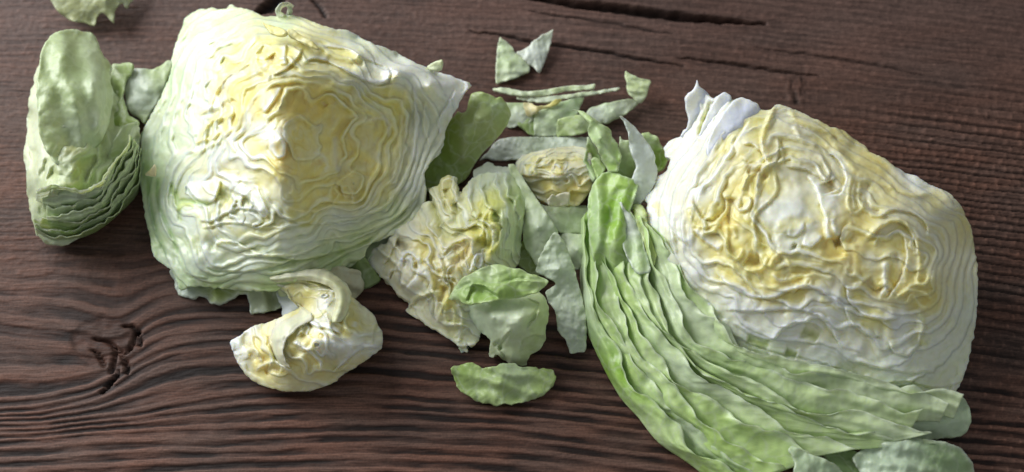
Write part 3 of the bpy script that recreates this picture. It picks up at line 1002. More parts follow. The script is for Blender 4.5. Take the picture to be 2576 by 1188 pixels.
# ------------------------------------------------------------------ large right wedge
def right_wedge():
    root = empty('lettuce_wedge', base_at(2050, 750),
                 'lettuce wedge with white core and yellow heart, its green outer leaves fanned along one side', 'lettuce wedge')
    out = cat(Z('K', '285,150 310,128 340,110 355,70 365,38 382,90 430,122 470,178 500,145 540,122 582,142 586,180 650,155 700,170 760,200 778,238 830,240 870,203 950,215 1060,260 1180,325 1300,370 1370,410 1440,460 1530,540 1545,525 1620,585 1700,640 1800,680 1860,715 1920,738'),
              Z('O', '2400,492 2440,560 2462,680 2455,820 2430,940 2390,1010 2330,1025 2200,1010 2050,985 1930,945 1850,905 1790,850 1730,790 1690,740 1655,690'),
              Z('K', '70,1188 60,1080 35,1000 30,920 42,850 5,808 15,790 75,765 90,690 160,640 187,560 160,542 148,490 190,440 250,410 300,350 310,290 290,230'))
    hts = []
    for s, v in (('1755,205', 44), ('1730,240', 36), ('1735,320', 34), ('1680,370', 26), ('1650,440', 24), ('1618,498', 24),
                 ('1630,600', 24), ('1660,690', 22), ('1730,790', 20), ('1820,880', 20), ('1930,945', 18), ('2100,995', 18),
                 ('2340,1030', 18), ('2400,1000', 14), ('2455,850', 16), ('2440,600', 22),
                 ('1900,260', 50), ('2000,275', 50), ('2150,360', 44), ('2280,440', 42), ('2420,500', 40),
                 ('1820,330', 50), ('1750,420', 46), ('1700,520', 42), ('1690,600', 38), ('1740,690', 36), ('1830,780', 36),
                 ('1950,850', 35), ('2100,900', 32), ('2300,950', 30),
                 ('1950,400', 58), ('1850,500', 54), ('1820,620', 50), ('2000,560', 60), ('2150,560', 58), ('2250,600', 56),
                 ('1900,690', 50), ('2050,720', 52), ('2200,760', 48), ('2350,700', 50), ('2380,800', 36), ('2100,450', 54)):
        hts += cl('O', (s, v))
    cols = []
    for s, v in (('1740,240 1700,400 1660,450 1800,300 1860,270 1650,560 1640,520', WHITE), ('1700,560 1760,480 1740,600', WHITE),
                 ('1650,620 1670,700', (.76, .82, .62)), ('1900,300 1880,340', YEL), ('1960,330 2000,320', CREAM), ('2100,350 2200,420', (.86, .72, .34)),
                 ('2250,480 2340,500 2450,560', (.84, .74, .40)), ('2300,440 2330,460', WHITE), ('2080,400 2180,480', CREAM),
                 ('1860,400 1850,460', (.86, .78, .46)), ('1750,530 1780,570', (.89, .81, .42)), ('1760,580 1800,600', (.78, .66, .2)),
                 ('1850,600 1880,640 1850,680 1930,700', (.89, .81, .42)), ('1985,540 2010,600 1970,580', (.84, .88, .82)), ('2060,480 2080,520', WHITE),
                 ('2140,500 2150,540', GOLD), ('2220,560 2300,600', CREAM), ('2100,620 2150,640', (.86, .72, .36)), ('2200,650 2250,700', CREAM),
                 ('2250,720 2330,750', (.84, .72, .32)), ('2000,720 1940,740', (.84, .72, .34)), ('1760,680 1850,760', WHITE), ('2000,780 2100,790', WHITE),
                 ('1950,860 2100,880 2250,900', (.84, .89, .76)), ('1900,800 2000,830 2150,840 2280,820', (.88, .90, .84)), ('2350,850', (.84, .87, .68)), ('1780,810 1900,900 2060,960 2250,980', (.72, .84, .58)), ('2400,900 2440,800', (.78, .83, .62))):
        for x, y in Z('O', s):
            cols.append((x, y, v))
    u = []
    for s, v in (('1755,205 1735,320 1650,440 1620,500 1630,600 1660,690 1730,790 1850,905 2050,985 2340,1030 2430,940 2462,680', 0),
                 ('1800,240 1860,245 1950,265 2150,340 2300,440 2400,520', 1.0),
                 ('1790,350 1720,470 1690,560 1710,640 1800,730 1900,790 2050,840 2250,880 2380,820', 2.1),
                 ('1850,350 1780,460 1745,560 1770,640 1860,710 1960,750 2100,780 2300,830', 3.6),
                 ('1950,290 2100,370 2250,480 2400,560', 3.4), ('1900,420 1840,540 1900,660 2050,690 2200,700 2350,720 2180,480 2060,400', 5.6),
                 ('2000,560', 6.4), ('2150,600', 7.6), ('2300,630', 7.5)):
        for x, y in Z('O', s):
            u.append((x, y, v))
    S = []

    def e(f, s, a=2.2, w=22, c=None): S.append(('E', Z(f, s), a, w, c))

    def r(f, s, a=1.8, w=6, c=None): S.append(('R', Z(f, s), a, w, c))
    yl = (.86, .76, .34)
    # three petal tips and the thick white leaf
    r('K', '500,200 450,260 400,340 380,420', -4.0, 6, (.84, .86, .40))
    e('K', '580,170 480,280 420,370 360,440', 3.0, 20, WHITE)
    r('K', '470,180 440,230 400,330', -3.0, 6, None)
    e('K', '720,290 600,470 520,600 440,710 340,760 300,850 290,930', 2.6, 34, WHITE)
    e('K', '340,1010 420,1090 520,1160', 2.8, 34, WHITE)
    e('K', '160,760 150,880 190,980 240,1060 330,1130', 2.4, 24, WHITE)
    r('K', '80,880 110,840 120,940', -1.4, 9, YEL)
    # yellow folds below the tip
    r('K', '870,205 830,300 790,400 780,480', 3.4, 6, yl)
    e('K', '780,400 790,520 840,610 880,560 900,420', 3.0, 20, CREAM)
    e('K', '890,420 930,500 935,590', -2.4, 16, None)
    r('K', '960,220 1000,300 1100,340 1250,390 1400,470', 3.2, 7, yl)
    r('K', '990,330 1040,430 1150,470', 2.2, 6, CREAM)
    r('K', '1190,470 1260,470 1330,560 1400,640 1460,670 1600,730 1750,790 1900,790', 3.2, 7, yl)
    e('K', '1200,500 1290,560 1340,680 1300,790 1200,800', 3.0, 24, WHITE)
    r('K', '1210,700 1240,770', -6.0, 16, GOLD)
    e('K', '930,600 1080,620 1200,700 1230,640 1150,500', 2.6, 20, CREAM)
    r('K', '1370,650 1350,760 1340,850 1380,920 1440,880 1450,760', 2.6, 5, YEL)
    r('K', '1390,700 1370,800 1400,900', 2.0, 4, YEL)
    r('K', '1420,700 1410,800 1425,880', 2.0, 4, YEL)
    e('K', '650,460 720,450 800,520 820,590 700,600 640,560', 2.6, 18, CREAM)
    r('K', '690,660 760,640 820,690', -3.4, 10, GOLD)
    r('K', '650,760 700,660 780,640', 2.8, 5, yl)
    e('K', '520,760 560,830 550,900 470,980 400,960 340,860 330,800', 3.4, 22, (.86, .82, .52))
    r('K', '580,800 570,900 575,1000', -6.5, 14, GOLD)
    r('K', '300,880 340,990 430,1000 520,960', 2.4, 5, YEL)
    r('K', '380,1050 460,1030 520,970', 2.4, 5, YEL)
    r('K', '545,950 560,1060 550,1140', 2.6, 6, yl)
    r('K', '590,900 600,1000 620,1080', 2.6, 6, yl)
    e('K', '600,820 640,900 700,880 720,810 660,800', 2.6, 16, CREAM)
    r('K', '640,850 670,860', -3, 7, YEL)
    # clear core piece
    e('K', '870,620 900,750 860,820 760,900 740,980 760,1080 850,1130', -2.2, 30, None)
    e('K', '1080,660 1150,760 1180,880 1220,980', 2.8, 28, (.84, .88, .82))
    e('K', '940,1040 1000,1060 1050,1010 1060,960', 1.8, 14, WHITE)
    e('K', '1040,1110 1110,1130 1180,1050', 2.4, 16, WHITE)
    r('K', '980,1120 1010,1130', -4, 7, (.8, .78, .6))
    r('K', '1200,930 1210,1030 1230,1080', 2.6, 7, WHITE)
    r('K', '1240,940 1250,1000 1290,1060', 2.6, 7, WHITE)
    r('K', '1250,1110 1300,1090', -6.0, 10, GOLD)
    e('K', '1480,1080 1540,1000 1640,950 1720,980 1780,1080 1800,1188', 3.2, 26, CREAM)
    r('K', '1450,1090 1530,1000 1620,960 1700,950 1760,1020', 2.8, 6, yl)
    e('K', '1540,940 1620,880 1760,900 1850,960 1870,1060', 2.6, 20, CREAM)
    r('K', '1480,700 1450,800 1480,880 1560,900', -2.4, 8, CREAM)
    # curly pit
    r('L', '740,90 750,160 800,190 830,130', 3.0, 5, yl)
    r('L', '840,180 880,200 910,190', -7.0, 14, GOLD)
    r('L', '830,230 860,240 920,230 940,170', 3.0, 6, yl)
    r('L', '940,230 970,190 1000,150 1040,200 1050,250', 3.0, 6, yl)
    r('L', '960,250 990,290 1040,280', 2.6, 5, CREAM)
    r('L', '760,200 800,270 880,310 960,320 1010,310', 2.0, 6, YEL)
    r('L', '1020,290 1080,265 1160,255 1260,280', 2.2, 5, YEL)
    # nested white leaves under the heart
    e('L', '1240,500 1270,560 1300,600 1400,620', 1.4, 14, WHITE)
    e('L', '680,230 760,310 850,360 960,370 1060,320 1180,320 1260,380 1330,420', 2.6, 22, WHITE)
    e('L', '730,420 860,430 1000,420 1100,420 1190,450 1240,520 1290,590', 2.6, 20, WHITE)
    e('L', '760,470 860,540 960,570 1000,520 1060,480 1160,480 1220,530', 2.4, 22, WHITE)
    r('L', '1100,520 1150,545 1180,560', -2.6, 14, (.62, .66, .28))
    r('L', '1020,620 1080,640', -2.2, 10, (.5, .58, .2))
    r('L', '840,560 900,585 950,590', -2.2, 10, (.5, .6, .2))
    e('L', '930,600 990,690 1080,700 1160,680 1300,700', 2.2, 18, PALE)
    e('L', '1310,300 1320,380 1400,450 1500,470 1570,450', 3.0, 20, WHITE)
    e('L', '1300,400 1330,480 1400,540 1480,550', 2.6, 18, PALE)
    r('L', '1500,190 1490,260 1500,340 1450,350', 3.6, 8, WHITE)
    r('L', '1400,280 1440,330 1480,340', -5, 12, GOLD)
    e('L', '1580,60 1600,180 1570,280 1500,380', 3.0, 20, CREAM)
    r('L', '1640,80 1660,200 1640,300 1700,320', 2.8, 6, yl)
    r('L', '1540,370 1600,330 1680,340 1720,380', 3.0, 5, yl)
    r('L', '1590,400 1620,340 1650,400 1700,420', 2.6, 5, yl)
    r('L', '1640,430 1680,470 1650,560 1700,600', 2.6, 6, (.78, .78, .36))
    e('L', '1510,560 1530,620 1600,640 1650,580 1680,500 1640,460', 3.0, 20, (.82, .84, .62))
    r('L', '1570,300 1560,220 1530,150', -3, 9, CREAM)
    e('L', '1350,690 1370,670 1500,700 1620,720 1720,700', 2.0, 20, PALE)
    e('L', '1900,760 1720,800 1600,760 1450,780 1340,760', -2.0, 20, None)
    surface('heart', out, hts, cols, root, M_HEART, 2.3, (6, 24), 5, S, solid=4.0,
            layers=dict(u=[(x, y, v * 1.15) for x, y, v in u], warp=74, s1=140., calm=170, amp=1.2, tw=8., nz=.6, gap=(1.0, .94, .60), fold=.6, altw=.22, split=(0, 9)))
    # three upright white petal tips
    for j_, (s_, h_) in enumerate((
            ('285,150 310,128 342,108 356,66 365,36 380,88 430,122 470,178 440,250 400,340 350,410 290,430 250,410 300,350 310,290 290,230', (46, 37, 31)),
            ('500,146 540,120 584,142 588,182 540,250 470,340 410,420 370,420 400,340 440,240', (49, 44, 38)),
            ('588,185 650,153 700,170 760,200 782,240 720,320 640,430 560,540 480,600 430,560 420,480 470,360 540,250', (52, 50, 45)))):
        q_ = Z('K', s_)
        a_, b_ = q_[:, 1].min(), q_[:, 1].max()
        surface('petal_tip', q_, [(x, y, h_[0] + (h_[2] - h_[0]) * (y - a_) / (b_ - a_) + 1.0) for x, y in q_[::2]] + [(q_[:, 0].mean(), q_[:, 1].mean(), h_[1] + 2.5)],
                [(q_[0, 0], a_, (.86, .89, .86)), (q_[:, 0].mean(), b_, (.88, .90, .82))], root, M_HEART, 2.2, (2, 16), 25 + j_, sharp=1, fold=(-50, 46, .5),
                edge=((.82, .87, .84), 4))
    # ---- green outer leaves, from the table up
    G1, G2, G3, G4 = (.56, .80, .20), (.38, .66, .08), (.68, .86, .38), (.76, .89, .56)
    low = Z('L', '60,0 58,120 57,250 62,350 72,480 110,570 150,660 190,740 255,850 330,925 390,1010 440,1060 550,1130 640,1200')

    guides = [low,
              Z('L', '110,-60 112,60 120,200 150,340 190,440 240,530 280,620 340,700 420,790 520,890 640,1000 770,1120 880,1230'),
              cat(Z('N', '300,800 290,950'), Z('L', '165,60 190,200 240,330 300,440 350,540 430,640 520,740 640,830 790,920 960,1010 1200,1110')),
              cat(Z('N', '440,900 462,1000 460,1080'), Z('L', '270,90 310,200 345,300 390,380 430,470 480,560 550,650 650,730 790,800 960,880 1150,950 1420,1010 1800,1060')),
              cat(Z('N', '560,900 600,980'), Z('L', '372,60 378,180 400,290 450,390 510,480 580,560 670,640 780,710 930,770 1120,830 1350,870 1620,910 1860,960')),
              Z('L', '430,60 480,170 540,260 600,350 670,430 750,500 840,560 950,620 1080,680 1250,720 1450,760 1750,800 1900,850')]
    fan(root, guides, 10, (3, 25), [G1, G3, G2, G4, G1, G3, G2, G1], 30, 1.8, pale=(.78, .89, .54), widths=.75, ruffle=(17, 62))
    # upper loose tips
    def sf(f, s, h, c, sd, **k):
        k.setdefault('ruffle', (3, 14))
        surface('outer_leaf', Z(f, s), h, c, root, k.pop('mat', M_LEAF), 2.6, seed=sd, **k)
    sf('N', '590,390 640,382 672,402 702,408 716,450 742,490 772,560 750,620 700,650 650,600 620,480', cl('N', ('600,400', 20), ('700,420', 20), ('760,560', 12), ('680,640', 8)),
       [(1620, 345, (.5, .66, .3)), (1660, 400, GREEN)], 41, edge=((.62, .74, .36), 4))
    sf('N', '245,400 300,470 345,560 330,640 300,690 290,715 245,650 214,600 224,530 240,500', cl('N', ('250,420', 18), ('300,690', 16), ('330,560', 10)),
       [(0, 0, (.42, .62, .2))], 42, edge=((.66, .78, .5), 5), fold=(60, 34, 1.5))
    sf('N', '265,560 290,540 330,560 370,610 350,660 310,690 290,640', cl('N', ('280,560', 22), ('340,640', 21)), [(0, 0, (.46, .64, .22))], 43)
    sf('N', '455,402 470,425 482,440 505,430 525,432 565,560 560,700 520,830 440,760 400,640 450,520', cl('N', ('460,410', 30), ('540,560', 27), ('440,640', 26), ('500,800', 18)),
       [(1560, 360, (.60, .74, .38)), (1570, 440, (.46, .66, .24))], 44, edge=((.66, .78, .46), 4))
    sf('N', '178,240 140,234 200,240 245,256 300,318 372,345 402,368 402,402 450,470 472,560 445,640 385,640 345,570 310,480 265,420 242,370 268,330 215,282',
       cl('N', ('180,242', 30), ('270,310', 34), ('330,420', 38), ('400,380', 30), ('430,580', 32), ('260,390', 26), ('360,600', 27)),
       [(1470, 290, (.46, .62, .24)), (1500, 350, (.56, .74, .32)), (1545, 420, (.40, .60, .16))], 45, edge=((.62, .76, .40), 3),
       strokes=(('R', Z('N', '250,310 300,360 350,440 400,540 420,600'), 3.0, 10, (.6, .76, .4)),))
    sf('N', '450,268 500,300 545,335 590,390 640,450 692,540 682,572 706,618 692,700 640,800 560,880 530,900 488,800 530,690 570,600 525,520 512,380 488,320',
       cl('N', ('455,275', 42), ('560,400', 36), ('640,540', 32), ('690,640', 28), ('600,700', 30), ('530,850', 24)),
       [(1570, 310, (.70, .78, .68)), (1610, 380, (.74, .82, .70)), (1600, 470, (.70, .80, .62))], 46, edge=((.78, .85, .74), 4), mat=M_PALE, fold=(60, 60, .5))
    sf('N', '252,800 285,715 335,655 400,630 500,672 585,702 560,790 530,880 500,980 500,1120 530,1300 560,1450 520,1600 430,1480 340,1340 270,1180 246,960',
       cl('N', ('270,800', 25), ('330,670', 27), ('540,710', 30), ('460,860', 29), ('380,860', 29), ('380,1100', 27), ('270,1100', 21), ('480,1188', 25), ('350,1290', 15), ('540,1450', 15), ('450,1400', 15)),
       [(1500, 450, (.56, .78, .22)), (1540, 530, (.34, .60, .07)), (1500, 600, (.44, .68, .14)), (1520, 660, (.54, .74, .26))], 47, edge=((.62, .78, .44), 4),
       fold=(95, 52, 1.5), strokes=(('R', Z('N', '320,720 300,860 300,1000 330,1188'), 2.4, 14, (.58, .76, .40)), ('R', Z('N', '480,720 420,860 400,1000'), -2.0, 14, None)))
    sf('N', '455,842 470,836 488,880 520,905 560,960 600,1040 640,1188 660,1300 560,1300 500,1188 460,1080 475,1020 450,960 446,920 470,900',
       cl('N', ('462,845', 30), ('560,1000', 28), ('620,1250', 28), ('470,1050', 26)),
       [(1570, 560, (.74, .82, .64)), (1590, 640, (.56, .74, .34))], 48, fold=(80, 40, .8), edge=((.74, .83, .66), 5), mat=M_PALE)
    sf('N', '540,850 600,850 632,900 640,1000 700,1188 680,1260 640,1188 590,1040 550,940', cl('N', ('560,860', 26), ('690,1188', 28), ('620,900', 29)),
       [(0, 0, (.58, .70, .24))], 49)
    # lower outside, under the near edge
    sf('L', '1150,960 1250,1000 1330,1060 1480,1080 1720,1030 1860,1020 1900,960 1890,880 1860,830 1700,800 1450,800 1250,760 1050,740 950,760 1000,880',
       cl('L', ('1150,980', 14), ('1500,1060', 14), ('1850,1030', 8), ('1000,780', 18), ('1450,820', 22), ('1450,930', 20), ('1880,850', 12)),
       [(2050, 1050, (.54, .70, .40)), (2300, 1060, (.62, .76, .50)), (2250, 1110, (.48, .64, .32))], 52, edge=((.62, .76, .46), 6), pucker=(2, 50), fold=(5, 70, 2))
    sf('L', '1035,1080 1055,1062 1090,1075 1130,1098 1200,1120 1260,1150 1320,1210 1330,1290 1120,1290 1060,1188 1070,1140', cl('L', ('1050,1075', 22), ('1200,1140', 23), ('1300,1250', 16), ('1100,1250', 20)),
       [(0, 0, (.54, .68, .42))], 53, edge=((.66, .77, .52), 6), pucker=(1.6, 40))
    sf('L', '1330,1120 1400,1070 1500,1040 1560,1035 1640,1030 1760,1040 1850,1070 1910,1150 1920,1340 1360,1340 1410,1230 1380,1190', cl('L', ('1400,1120', 18), ('1560,1060', 22), ('1800,1080', 20), ('1900,1200', 10), ('1550,1220', 24), ('2000,1260', 18)),
       [(2230, 1150, (.60, .73, .50)), (2400, 1170, (.44, .60, .3))], 54, edge=((.70, .79, .58), 6), pucker=(2, 45), fold=(10, 50, 1.2))
    sf('L', '1160,1010 1240,1030 1330,1080 1450,1130 1420,1200 1300,1200 1220,1130 1160,1060', cl('L', ('1200,1040', 14), ('1400,1150', 12)), [(0, 0, (.34, .50, .2))], 55)


right_wedge()


# ------------------------------------------------------------------ chunks
def middle_chunk():
    root = empty('lettuce_chunk', base_at(1120, 650),
                 'wide layered lettuce chunk with many cut leaf edges lying between the two big wedges', 'lettuce chunk')
    out = Z('I', '5,580 20,530 40,490 110,470 150,400 250,350 300,270 320,240 350,235 395,300 375,250 330,165 400,158 410,115 455,95 500,112 512,170 512,230 530,180 560,130 590,105 650,85 720,80 780,85 820,110 860,170 882,230 870,320 855,420 850,520 840,600 760,640 700,700 640,760 620,850 640,960 600,1030 575,1052 545,1015 562,1078 510,1045 480,1020 390,960 300,905 213,842 238,800 170,765 165,740 110,690 60,640')
    hts = []
    for s, v in (('10,575 110,690 240,800 390,960 520,1045', 4), ('600,1040', 5), ('330,170', 14), ('455,100', 22), ('590,110', 16), ('780,90', 14),
                 ('880,230', 12), ('850,450', 9), ('840,600', 9), ('120,480', 10), ('200,560', 20), ('350,300', 18), ('300,450', 24), ('420,420', 22),
                 ('450,250', 22), ('600,300', 26), ('700,260', 28), ('780,330', 25), ('650,450', 27), ('760,500', 22), ('480,560', 26), ('330,650', 24),
                 ('230,700', 16), ('520,700', 22), ('400,800', 18), ('500,900', 14), ('620,850', 12), ('700,650', 20)):
        hts += cl('I', (s, v))
    cols = []
    for s, v in (('40,560 70,600', (.70, .70, .54)), ('130,600 180,640', (.82, .76, .52)), ('250,560 300,650', (.84, .82, .70)), ('240,440 330,400', (.82, .80, .62)),
                 ('350,250 420,350', (.76, .76, .46)), ('440,150 490,200', (.76, .74, .42)), ('600,180 740,150', (.66, .74, .54)), ('700,260', (.64, .74, .42)),
                 ('800,200 850,250', (.56, .70, .34)), ('760,450 820,450', (.62, .76, .40)), ('700,480 650,400', (.78, .80, .40)), ('560,420 520,350', (.74, .78, .50)),
                 ('480,500 560,480', (.84, .78, .46)), ('400,650 420,700', (.84, .78, .50)), ('600,560', (.84, .85, .68)), ('300,820 350,780', (.84, .84, .62)),
                 ('440,820 480,900', (.84, .82, .48)), ('560,960 600,900', (.78, .83, .58))):
        for x, y in Z('I', s):
            cols.append((x, y, v))
    u = []
    for s, v in (('5,580 110,690 240,800 390,960 520,1045 600,1040', 0), ('90,480 160,600 280,740 430,880 600,950', 2.0),
                 ('150,420 300,560 420,700 560,820', 4.0), ('250,350 380,480 520,600 620,720', 6), ('330,180 430,350 540,470 640,620 700,680', 8.2),
                 ('455,100 500,300 600,400 680,560', 9.8), ('590,110 620,260 700,380 740,560', 12), ('720,85 760,260 800,400 800,560', 14.5), ('820,110 870,250 850,500', 17.0)):
        for x, y in Z('I', s):
            u.append((x, y, v))
    S = []

    def e(s, a=2.2, w=18, c=None): S.append(('E', Z('I', s), a, w, c))

    def r(s, a=1.8, w=6, c=None): S.append(('R', Z('I', s), a, w, c))
    yl = (.84, .82, .36)
    r('355,240 400,330 430,420 470,450 560,400', -4, 10, (.62, .62, .26))
    e('330,170 380,230 400,300 430,360 470,390 560,390 620,350', 3.4, 16, (.8, .8, .54))
    e('520,230 490,200 500,150 460,110 415,130 420,200 460,290 520,320', 3.0, 16, (.8, .78, .5))
    r('430,170 440,230', -3.6, 8, (.66, .64, .3))
    r('480,250 500,290 520,310', -3.6, 8, (.60, .60, .26))
    e('640,300 600,350 580,300 540,210', -2.6, 14, yl)
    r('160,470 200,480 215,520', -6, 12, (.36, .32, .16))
    e('80,600 120,560 150,480 190,520 170,600 130,690', 3.0, 20, (.84, .80, .58))
    e('120,690 130,630 170,610 205,640 190,720', 3.0, 16, (.84, .82, .66))
    e('200,620 195,540 240,520 290,570 280,650 240,700 210,740', 3.0, 22, WHITE)
    e('420,410 400,480 420,540 470,470 560,440 580,480 560,560 470,600 430,640', 2.6, 18, (.86, .8, .56))
    r('470,520 540,480 560,500 520,560 460,590', -3.8, 10, (.80, .68, .34))
    r('360,560 400,620 420,600 400,540 370,530', 2.2, 5, CREAM)
    r('380,560 410,580 425,640 400,690', 2.6, 5, CREAM)
    r('600,460 640,420 640,350 660,300 700,260', 2.6, 4, yl)
    r('690,270 680,340 710,370 740,400 730,470 690,520 660,520', 3.0, 4.5, (.82, .80, .24))
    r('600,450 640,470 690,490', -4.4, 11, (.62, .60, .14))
    r('670,380 700,370 715,400 690,420 720,450', 2.8, 4.5, (.86, .84, .5))
    r('700,300 720,330 715,360', -3, 8, (.56, .66, .16))
    for k in range(5):
        r(f'{745 + k * 16},270 {752 + k * 16},350 {742 + k * 17},440 {735 + k * 17},570', 2.0, 3.2, (.70, .80, .46))
    r('840,200 820,260 850,290 865,320 830,360 850,400', 2.6, 4, (.6, .74, .34))
    e('620,620 645,560 620,520 590,560 570,640', 2.4, 14, WHITE)
    e('450,720 440,640 470,590 540,560', 2.4, 14, CREAM)
    e('220,840 280,770 370,740 390,790 380,850 400,920', 3.0, 16, (.84, .84, .58))
    r('240,790 320,750 400,735 420,750', 2.8, 5, (.84, .80, .44))
    r('300,850 330,790 370,760', 2, 4, (.84, .84, .6))
    r('400,880 420,820 440,780 430,860 450,920', 2.4, 4.5, yl)
    r('470,820 490,860 480,930', 2.2, 4.5, yl)
    r('500,800 530,860 520,950 480,1000', 2.2, 4.5, (.82, .83, .56))
    r('560,930 520,970 500,1020', 2.4, 5, (.8, .84, .6))
    r('430,700 420,760 400,800', -3.4, 8, (.76, .66, .3))
    surface('folded_leaves', out, hts, cols, root, M_HEART, 2.0, (5, 14), 7, S, solid=2.5,
            layers=dict(u=[(x, y, v * .7) for x, y, v in u], warp=36, s1=75., calm=50, amp=1.7, tw=4.5, gw=2.2, nz=.7, fold=.7, altw=.3, split=(0, 17)))
    # pale leaf behind its top
    surface('top_leaf', Z('I', '590,110 585,70 640,45 660,28 700,30 705,50 800,52 815,85 800,130 720,150 620,150'),
            cl('I', ('600,80', 10), ('700,40', 9), ('720,130', 14)), [(0, 0, (.62, .68, .52))], root, M_PALE, 2.6, (3, 14), 61)


middle_chunk()


def small_chunk():
    root = empty('lettuce_chunk', base_at(770, 830),
                 'small creamy lettuce chunk with curled yellow leaf on top, nearer than the largest wedge', 'lettuce chunk')
    surface('back_leaf', Z('H', '1040,120 1100,105 1200,98 1280,118 1385,140 1392,190 1425,250 1400,350 1340,420 1200,400 1100,250'),
            cl('H', ('1050,130', 14), ('1380,180', 9), ('1350,380', 5), ('1200,250', 16)), [(0, 0, (.70, .66, .42))], root, M_PALE, 2.4, (4, 14), 71, fold=(20, 40, 1.2))
    surface('side_leaf', Z('H', '560,320 600,300 680,400 800,480 780,530 680,570 620,590 605,540 612,490 580,450 555,380'),
            cl('H', ('565,340', 8), ('780,500', 12), ('610,570', 7)), [(0, 0, (.74, .80, .80))], root, M_PALE, 2.2, (3, 10), 72)
    out = Z('H', '480,240 500,170 540,182 560,175 600,162 650,140 750,150 830,145 880,130 960,118 1060,130 1140,190 1240,260 1290,340 1300,400 1400,480 1490,550 1530,590 1545,660 1590,730 1608,800 1600,870 1595,910 1500,980 1400,1050 1310,1110 1240,1140 1120,1250 900,1330 600,1330 350,1250 230,1140 160,1020 140,960 92,850 150,800 215,780 240,740 330,680 440,660 480,650 560,615 650,570 720,540 800,500 760,460 700,430 660,380 640,300 560,290')
    hts = []
    for s, v in (('480,240', 20), ('92,850', 8), ('160,1020', 6), ('350,1250', 4), ('900,1330', 5), ('1240,1150', 6), ('1600,880', 8), ('1540,640', 9), ('1400,480', 12),
                 ('1290,340', 22), ('1060,130', 20), ('700,150', 22), ('440,660', 12), ('800,500', 16), ('660,380', 20),
                 ('850,350', 24), ('1100,350', 28), ('1000,500', 26), ('1150,600', 28), ('1400,700', 18), ('700,700', 24), ('500,850', 22), ('850,850', 30),
                 ('1100,800', 30), ('1300,900', 24), ('1500,880', 14), ('350,900', 16), ('600,1100', 18), ('1000,1100', 20), ('1150,1050', 16)):
        hts += cl('H', (s, v))
    cols = []
    for s, v in (('520,220 600,200', (.78, .80, .60)), ('900,170', (.80, .80, .52)), ('720,290 850,400', (.84, .76, .38)), ('1100,450', WHITE), ('1220,400 1200,560', (.82, .80, .48)),
                 ('1400,620 1500,720', (.76, .76, .54)), ('150,850 250,800', (.84, .87, .84)), ('400,800 380,950', (.84, .78, .50)), ('700,850 650,750', (.84, .78, .52)),
                 ('900,800 1000,700', WHITE), ('1300,850 1450,880', WHITE), ('1200,1050', (.84, .78, .44)), ('500,1100 900,1100', (.89, .82, .50)), ('1400,1040', (.80, .74, .44))):
        for x, y in Z('H', s):
            cols.append((x, y, v))
    u = []
    for s, v in (('92,850 160,1020 350,1250 900,1330', 0), ('330,680 400,900 550,1150 900,1230', 1.6), ('560,615 600,800 700,1000 1000,1150 1300,1110', 3.4),
                 ('800,650 850,850 1100,950 1500,980', 5), ('700,200 1000,250 1250,400 1500,650', 0.4), ('750,350 1000,450 1150,650 1400,850', 3)):
        for x, y in Z('H', s):
            u.append((x, y, v))
    S = []

    def e(s, a=2.2, w=16, c=None): S.append(('E', Z('H', s), a, w, c))

    def r(s, a=1.8, w=6, c=None): S.append(('R', Z('H', s), a, w, c))
    yl = (.84, .80, .36)
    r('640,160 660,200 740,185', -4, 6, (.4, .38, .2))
    r('500,210 560,250 640,230 760,200 900,190', 2.6, 5, yl)
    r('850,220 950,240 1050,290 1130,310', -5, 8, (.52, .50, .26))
    e('650,260 740,240 850,250 960,290 990,300', 3.0, 14, yl)
    e('1140,330 1120,280 1000,230 900,190', 3.2, 16, (.84, .84, .6))
    e('1100,640 1130,560 1200,400 1190,300 1120,240', 3.0, 14, (.84, .84, .5))
    r('1100,640 1160,660 1230,700 1310,760', 3.0, 4, (.86, .84, .5))
    r('1040,560 1060,620 1100,650', 3.2, 5, CREAM)
    e('650,300 700,420 800,480 850,520', -2.6, 12, CREAM)
    r('930,600 1000,580 1040,520', 2.2, 5, yl)
    r('1040,420 1090,470', 1.6, 12, WHITE)
    e('820,660 880,640 950,690 1060,700 1200,760', 3.0, 16, WHITE)
    r('790,750 830,800 850,700 890,650', -5, 9, YEL)
    e('850,780 880,700 850,660 820,660', 2.6, 10, WHITE)
    e('700,830 800,890 900,950 980,1030 1010,1120', 2.6, 18, WHITE)
    e('640,740 650,850 620,930 700,1060', -2, 12, CREAM)
    e('470,760 500,900 560,1020 700,1110', -2.4, 16, CREAM)
    r('310,760 320,880 380,960 420,1060', 3.0, 5, CREAM)
    r('250,740 240,850 330,950 370,1040', -2.2, 8, (.82, .76, .44))
    r('350,1140 400,1080 540,1030 640,1090 720,1140', 3.4, 6, CREAM)
    r('440,1150 520,1090 600,1120', -4, 9, GOLD)
    r('1010,1030 1100,1060 1150,1110', -3.6, 12, YEL)
    e('1540,980 1450,900 1310,980 1240,1050 1150,1110', -1.0, 20, None)
    e('1130,1120 1180,1080 1300,970 1400,900 1590,890', 3.5, 16, WHITE)
    r('900,840 1100,840 1250,930', 1.4, 9, WHITE)
    r('1320,700 1340,640', 1.2, 8, WHITE)
    e('1500,860 1500,760 1540,660', 2.0, 14, None)
    surface('heart', out, hts, cols, root, M_HEART, 1.9, (3, 12), 9, S, solid=2.0,
            layers=dict(u=[(x, y, v * .6) for x, y, v in u], warp=34, s1=75., calm=40, amp=1.3, gap=(1.0, .91, .60), tw=6., gw=2.2, nz=.5, fold=.6, altw=.3, split=(0, 5)))

